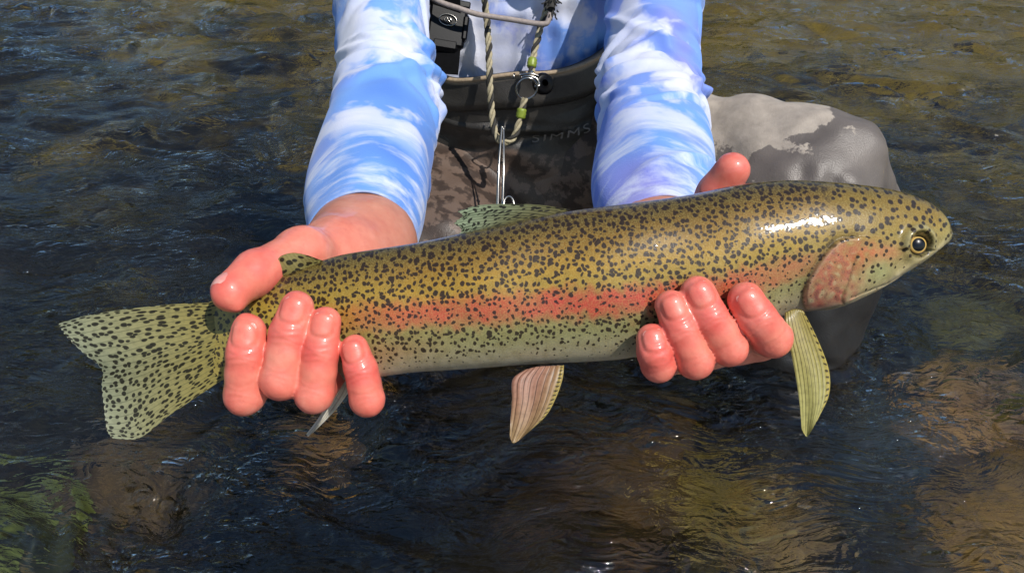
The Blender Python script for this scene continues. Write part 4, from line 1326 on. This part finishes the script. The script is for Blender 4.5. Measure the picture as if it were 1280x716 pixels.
# lettering on the waders
fc = bpy.data.curves.new("lettering", 'FONT'); fc.body = "SIMMS."; fc.size = 1.0; fc.space_character = 1.18; fc.resolution_u = 4
fo = bpy.data.objects.new("lettering_src", fc); C.objects.link(fo)
dg = bpy.context.evaluated_depsgraph_get(); dg.update()
tm = bpy.data.meshes.new_from_object(fo.evaluated_get(dg))
co = np.array([v.co[:] for v in tm.vertices]); tf = [list(pl.vertices) for pl in tm.polygons]
bpy.data.objects.remove(fo); bpy.data.curves.remove(fc)
xmn, xmx = co[:, 0].min(), co[:, 0].max()
_, _, (va, ta) = on_waist(666, 178); _, _, (vb, tb) = on_waist(741, 160)
LV = []
for x, y, z in co:
    f_ = (x - xmn) / (xmx - xmn)
    LV.append((va + (vb - va) * f_ + y * 0.062, ta + (tb - ta) * f_))
LV = np.array(LV)
q = waist(LV[:, 1], LV[:, 0]) + np.stack([np.cos(LV[:, 1]), np.sin(LV[:, 1]), 0 * LV[:, 1]], -1) * 0.0052
mesh_obj("lettering", q, tf, simple_mat("print_grey", srgb(104, 100, 96), 0.6, nscale=400, namp=0.1), waders, smooth_shade=False)

black = simple_mat("black_plastic", srgb(8, 8, 10), 0.35, nscale=80, namp=0.2, bump=0.1, Specular_IOR_Level=0.2)
blackweb = simple_mat("black_webbing", srgb(9, 9, 11), 0.85, nscale=300, namp=0.3, bump=0.5, Specular_IOR_Level=0.1)
steel = simple_mat("steel", srgb(176, 172, 164), 0.22, 1.0, nscale=100, namp=0.08, bump=0.05)
cream = simple_mat("cream_cord", srgb(158, 148, 120), 0.75, nscale=300, namp=0.25, bump=0.6)
darkc = simple_mat("dark_cord", srgb(40, 38, 34), 0.75, nscale=300, namp=0.25, bump=0.6)
green = simple_mat("green_bead", srgb(120, 136, 44), 0.4, nscale=200, namp=0.25, bump=0.3)
grey_c = simple_mat("grey_cord", srgb(142, 130, 122), 0.6, nscale=260, namp=0.2, bump=0.5)
tanc = simple_mat("tan_cord", srgb(150, 132, 108), 0.7, nscale=260, namp=0.2, bump=0.5)

# chest buckle on its strap
VF = np.array([[1, 0, 0], [0, math.cos(0.35), -math.sin(0.35)], [0, math.sin(0.35), math.cos(0.35)]])
VIEW = np.stack([R_, F_, U_], 1)            # columns: right, away, up


def facing(roll=0.0, yaw=0.0):
    cr, sr = math.cos(roll), math.sin(roll)
    cyw, syw = math.cos(yaw), math.sin(yaw)
    return VIEW @ np.array([[cyw, -syw, 0], [syw, cyw, 0], [0, 0, 1]]) @ np.array([[cr, 0, sr], [0, 1, 0], [-sr, 0, cr]])


bk = empty("strap_buckle", "black plastic strap buckle with a round emblem against the shirt front", "buckle")
c0 = P(559, 30, 0.955)
rot = facing(0.12, 0.15)


def ribbon(path, wdt, thk):
    path = catmull(path, 40); T = np.gradient(path, axis=0); T /= np.linalg.norm(T, axis=1)[:, None]
    Nr = np.cross(T, R_); Nr /= np.linalg.norm(Nr, axis=1)[:, None]
    Sd = np.cross(Nr, T)
    V = np.stack([path + sx * wdt / 2 * Sd + sy * thk / 2 * Nr for sx, sy in ((-1, -1), (1, -1), (1, 1), (-1, 1))], 1).reshape(-1, 3)
    Fc = grid_faces(40, 4, True).tolist(); Fc.append([0, 1, 2, 3][::-1]); Fc.append([156, 157, 158, 159])
    return V, Fc


mesh_obj("strap", *join([ribbon([c0 + F_ * 0.003, np.array([-.080, .985, .435]), np.array([-.083, .945, .53]), np.array([-.086, .938, .60]), np.array([-.090, .985, .655])], 0.034, 0.003),
                         ribbon([c0 + F_ * 0.003, P(556, 60, .955), P(553, 92, .952)], 0.038, 0.003)]), blackweb, bk, smooth_shade=False)
bd = mesh_obj("buckle_body", *join([box(c0, (0.046, 0.014, 0.058), rot, 0.25), box(c0 + rot @ np.array([0, -0.002, 0.024]), (0.050, 0.014, 0.008), rot),
                                   box(c0 + rot @ np.array([0.0, -0.001, -0.027]), (0.034, 0.014, 0.016), rot, 0.3), box(c0 + rot @ np.array([0.022, -0.002, -0.004]), (0.007, 0.015, 0.030), rot, 0.3)]), black, bk, smooth_shade=False)
a_ = np.linspace(0, 2 * np.pi, 40)
ringp = c0 + (rot @ np.array([0, -0.0085, 0.002]))[None] + (np.stack([0.0105 * np.cos(a_), 0 * a_, 0.0068 * np.sin(a_)], 1) @ rot.T)
emb = [tube(ringp, 0.0007, 6)]
for pr in ([(-.005, -.0006), (-.002, .0032), (0, .0016), (.002, .0034), (.005, -.0006)], [(-.003, -.0022), (0, .0004), (.003, -.0022)]):
    q = np.array([c0 + rot @ np.array([x, -0.0085, 0.0015 + z]) for x, z in pr]); emb.append(tube(catmull(q, 14), 0.0006, 6))
mesh_obj("emblem", *join(emb), steel, bd)

# grey cord across the chest with its dark frayed end
gc = empty("chest_cord", "thin grey cord slung across the shirt front with a black end", "cord")
pth = catmull([P(520, -14, .93), P(548, 2, .925), P(574, 11, .925), P(592, 17, .93), P(604, 19.5, .935), P(640, 25, .94), P(668, 29.5, .94), P(682, 30, .94), P(686, 24, .94), P(688, 17, .94)], 160)
mesh_obj("cord", *tube(pth, 0.0033, 10), grey_c, gc)
Vs_ = []
for k in range(46):
    aa = P(690 + rng.normal(0, 2.5), rng.uniform(-12, 18), .94 + rng.normal(0, .002)); bb = aa + rng.normal(0, 0.0035, 3) + [0, 0, -0.004]
    Vs_.append(tube(np.array([aa, (aa + bb) / 2 + rng.normal(0, .001, 3), bb]), 0.0009, 5))
Vs_.append(tube(catmull([np.array([.075, 1.00, .662]), np.array([.070, .938, .60]), np.array([.066, .936, .545]), np.array([.058, .96, .47]), P(692, -20, .945), P(689, 12, .94)], 60), np.linspace(0.0035, 0.005, 60), 10))
mesh_obj("frayed_end", *join(Vs_), darkc, gc)


# lanyard of twisted cord with beads, a ring and a clasp
def twisted(path, r, pitch, strands, phase=0):
    path = np.asarray(path); T, Nn, B = frames(path)
    s = np.concatenate([[0], np.cumsum(np.linalg.norm(np.diff(path, axis=0), axis=1))])
    outp = []
    for k in strands:
        an = 2 * np.pi * s / pitch + k * 2 * np.pi / 3 + phase
        outp.append(tube(path + r * 0.62 * (np.cos(an)[:, None] * Nn + np.sin(an)[:, None] * B), r * 0.56, 8))
    return join(outp)


ly = empty("lanyard", "twisted cream and black lanyard with green beads hanging in front of the waders", "lanyard")
DL = .965
Lp = catmull([np.array([-.070, 1.00, .665]), np.array([-.058, .940, .60]), np.array([-.050, .938, .545]), np.array([-.042, .965, .475]), np.array([-.036, .985, .425]), P(608, 20, .955), P(611, 60, .955), P(612, 100, .955), P(614, 130, .96), P(617, 158, .96), P(623, 174, .957), P(632, 178, .955)], 520)
Rp1 = catmull([np.array([.070, 1.00, .665]), np.array([.060, .940, .60]), np.array([.056, .938, .545]), np.array([.052, .965, .475]), np.array([.047, .985, .42]), P(684, 8, .960), P(673, 45, .958), P(667, 70, .955), P(665, 84, .953), P(664, 96, .950)], 400)
Rp2 = catmull([P(656, 123, .948), P(653, 134, .95), P(649, 150, .953), P(645, 166, .955), P(639, 175, .955), P(631, 178, .955)], 160)
for nm_, pp in (("cord", Lp), ("cord", Rp1), ("cord", Rp2)):
    o = mesh_obj(nm_, *twisted(pp, 0.0036, 0.030, (0, 1)), cream, ly)
    mesh_obj("dark_strand", *twisted(pp, 0.0040, 0.030, (2,)), darkc, o)


def lathe(c, axis, prof, n=20):
    axis = np.asarray(axis, float); axis /= np.linalg.norm(axis)
    e1 = np.cross(axis, [0.3, 0.9, 0.2]); e1 /= np.linalg.norm(e1); e2 = np.cross(axis, e1)
    th = np.linspace(0, 2 * np.pi, n, endpoint=False)
    V = np.concatenate([c + axis * h + r * (np.cos(th)[:, None] * e1 + np.sin(th)[:, None] * e2) for h, r in prof])
    Fc = grid_faces(len(prof), n, True).tolist()
    Fc.append(list(range(n))[::-1]); Fc.append([(len(prof) - 1) * n + k for k in range(n)])
    return V, Fc


beadp = [(-.0062, .003), (-.0058, .0050), (-.004, .0060), (-.002, .0056), (0, .0062), (.002, .0056), (.004, .0060), (.0058, .0050), (.0062, .003)]
for (a, b2) in ((P(665, 79, .9535), P(666, 70, .955)), (P(651.5, 142, .952), P(653, 133, .95))):
    mesh_obj("bead", *lathe(a, b2 - a, beadp), green, ly)
a_ = np.linspace(0, 2 * np.pi, 64)
rc = P(658.5, 111, .943)
e1 = R_ * 0.98 + U_ * 0.1; e2 = U_ * 0.85 - F_ * 0.5
mesh_obj("ring", *tube(rc + 0.0128 * np.cos(a_)[:, None] * e1 + 0.0128 * np.sin(a_)[:, None] * e2, 0.0013, 8, False), steel, ly)
cl_ = [tube(catmull([P(652, 97, .945), P(660, 95, .943), P(671, 99, .944), P(674, 107, .945), P(668, 108, .944)], 30), 0.0014, 8),
       tube(catmull([P(650, 94, .945), P(662, 92, .942), P(673, 95, .944)], 20), 0.0011, 8),
       tube(np.array([P(642, 97, .946), P(643, 92, .946)]), 0.0012, 8), tube(np.array([P(664, 100, .944), P(665, 90, .948)]), np.array([.003, .0025]), 10)]
mesh_obj("clasp", *join(cl_), steel, ly)
rr_ = P(679, 105, .962)
reel = mesh_obj("retractor_disc", *lathe(rr_, -F_ * 0.9 + R_ * 0.35, [(-.006, .009), (-.005, .0125), (.001, .0135), (.004, .012), (.0055, .009), (.0060, .004)], 28), black, ly)

# steel forceps hanging from the lanyard
fo_ = empty("forceps", "slim steel forceps hanging from the bottom of the lanyard", "forceps")
for k, (xa, xb) in enumerate((((627.5, 158), (622, 262)), ((629.5, 160), (628, 262)))):
    pa = catmull([P(xa[0], xa[1], .945), P((xa[0] + xb[0]) / 2 + (0.8 if k else -1.2), (xa[1] + xb[1]) / 2, .93), P(xb[0], xb[1], .925)], 40)
    mesh_obj("blade" if k == 0 else "blade", *tube(pa, np.linspace(0.0011, 0.0022, 40), 8), steel, fo_)
lp = rc * 0 + P(636, 256, .922)
mesh_obj("finger_loop", *tube(lp + 0.0075 * np.cos(a_)[:, None] * R_ * 0.8 + 0.0105 * np.sin(a_)[:, None] * (U_ * 0.95 + F_ * 0.2), 0.0013, 8, False), steel, fo_)
mesh_obj("finger_loop", *tube(P(622, 268, .925) + 0.0075 * np.cos(a_)[:, None] * R_ * 0.8 + 0.0105 * np.sin(a_)[:, None] * (U_ * 0.95 + F_ * 0.2), 0.0013, 8, False), steel, fo_)
mesh_obj("pivot", *lathe(P(628.5, 204, .934), -F_, [(-.002, .0024), (.001, .0026), (.002, .0016)], 14), steel, fo_)

# tan drawcord along the rolled top of the waders
dpts = [on_waist(x, 60, 0.004)[2] for x in (500,)]
dth = np.radians(np.linspace(-142, -40, 120))
dc = waist(dth, np.full(120, 0.985)) + np.stack([np.cos(dth), np.sin(dth), 0 * dth], -1) * 0.0015 + [0, 0, 0.003]
mesh_obj("drawcord", *tube(dc, 0.0028, 8), tanc, waders)

# cap on the angler's head
V, Fq = surface_nets(lambda p: np.maximum(ell_sdf(p, np.array([0, .962, .865]), np.array([.083, .105, .098])), 0.868 - p[:, 2]), (-.11, .83, .84), (.11, 1.09, .99), 0.005)
brim_t = np.linspace(-1.15, 1.15, 24); br = []
for rr in np.linspace(0, 1, 8):
    for zt in (0,):
        br += [np.array([(.083 + rr * .002) * math.sin(a), .962 - (.100 + rr * .085 * math.cos(a * 1.25) ** 1.0) * math.cos(a * 0.85), .874 - rr * .012 + 0.006 * (1 - a * a)]) for a in brim_t]
br = np.array(br); brf = grid_faces(8, 24)
Vc, Fcc = join([(V, Fq), (np.concatenate([br, br - [0, 0, .003]]), np.concatenate([brf[:, ::-1], brf + len(br)]))])
mesh_obj("cap", Vc, Fcc, simple_mat("cap_cloth", srgb(70, 86, 96), 0.8, nscale=60, bump=0.4), person)
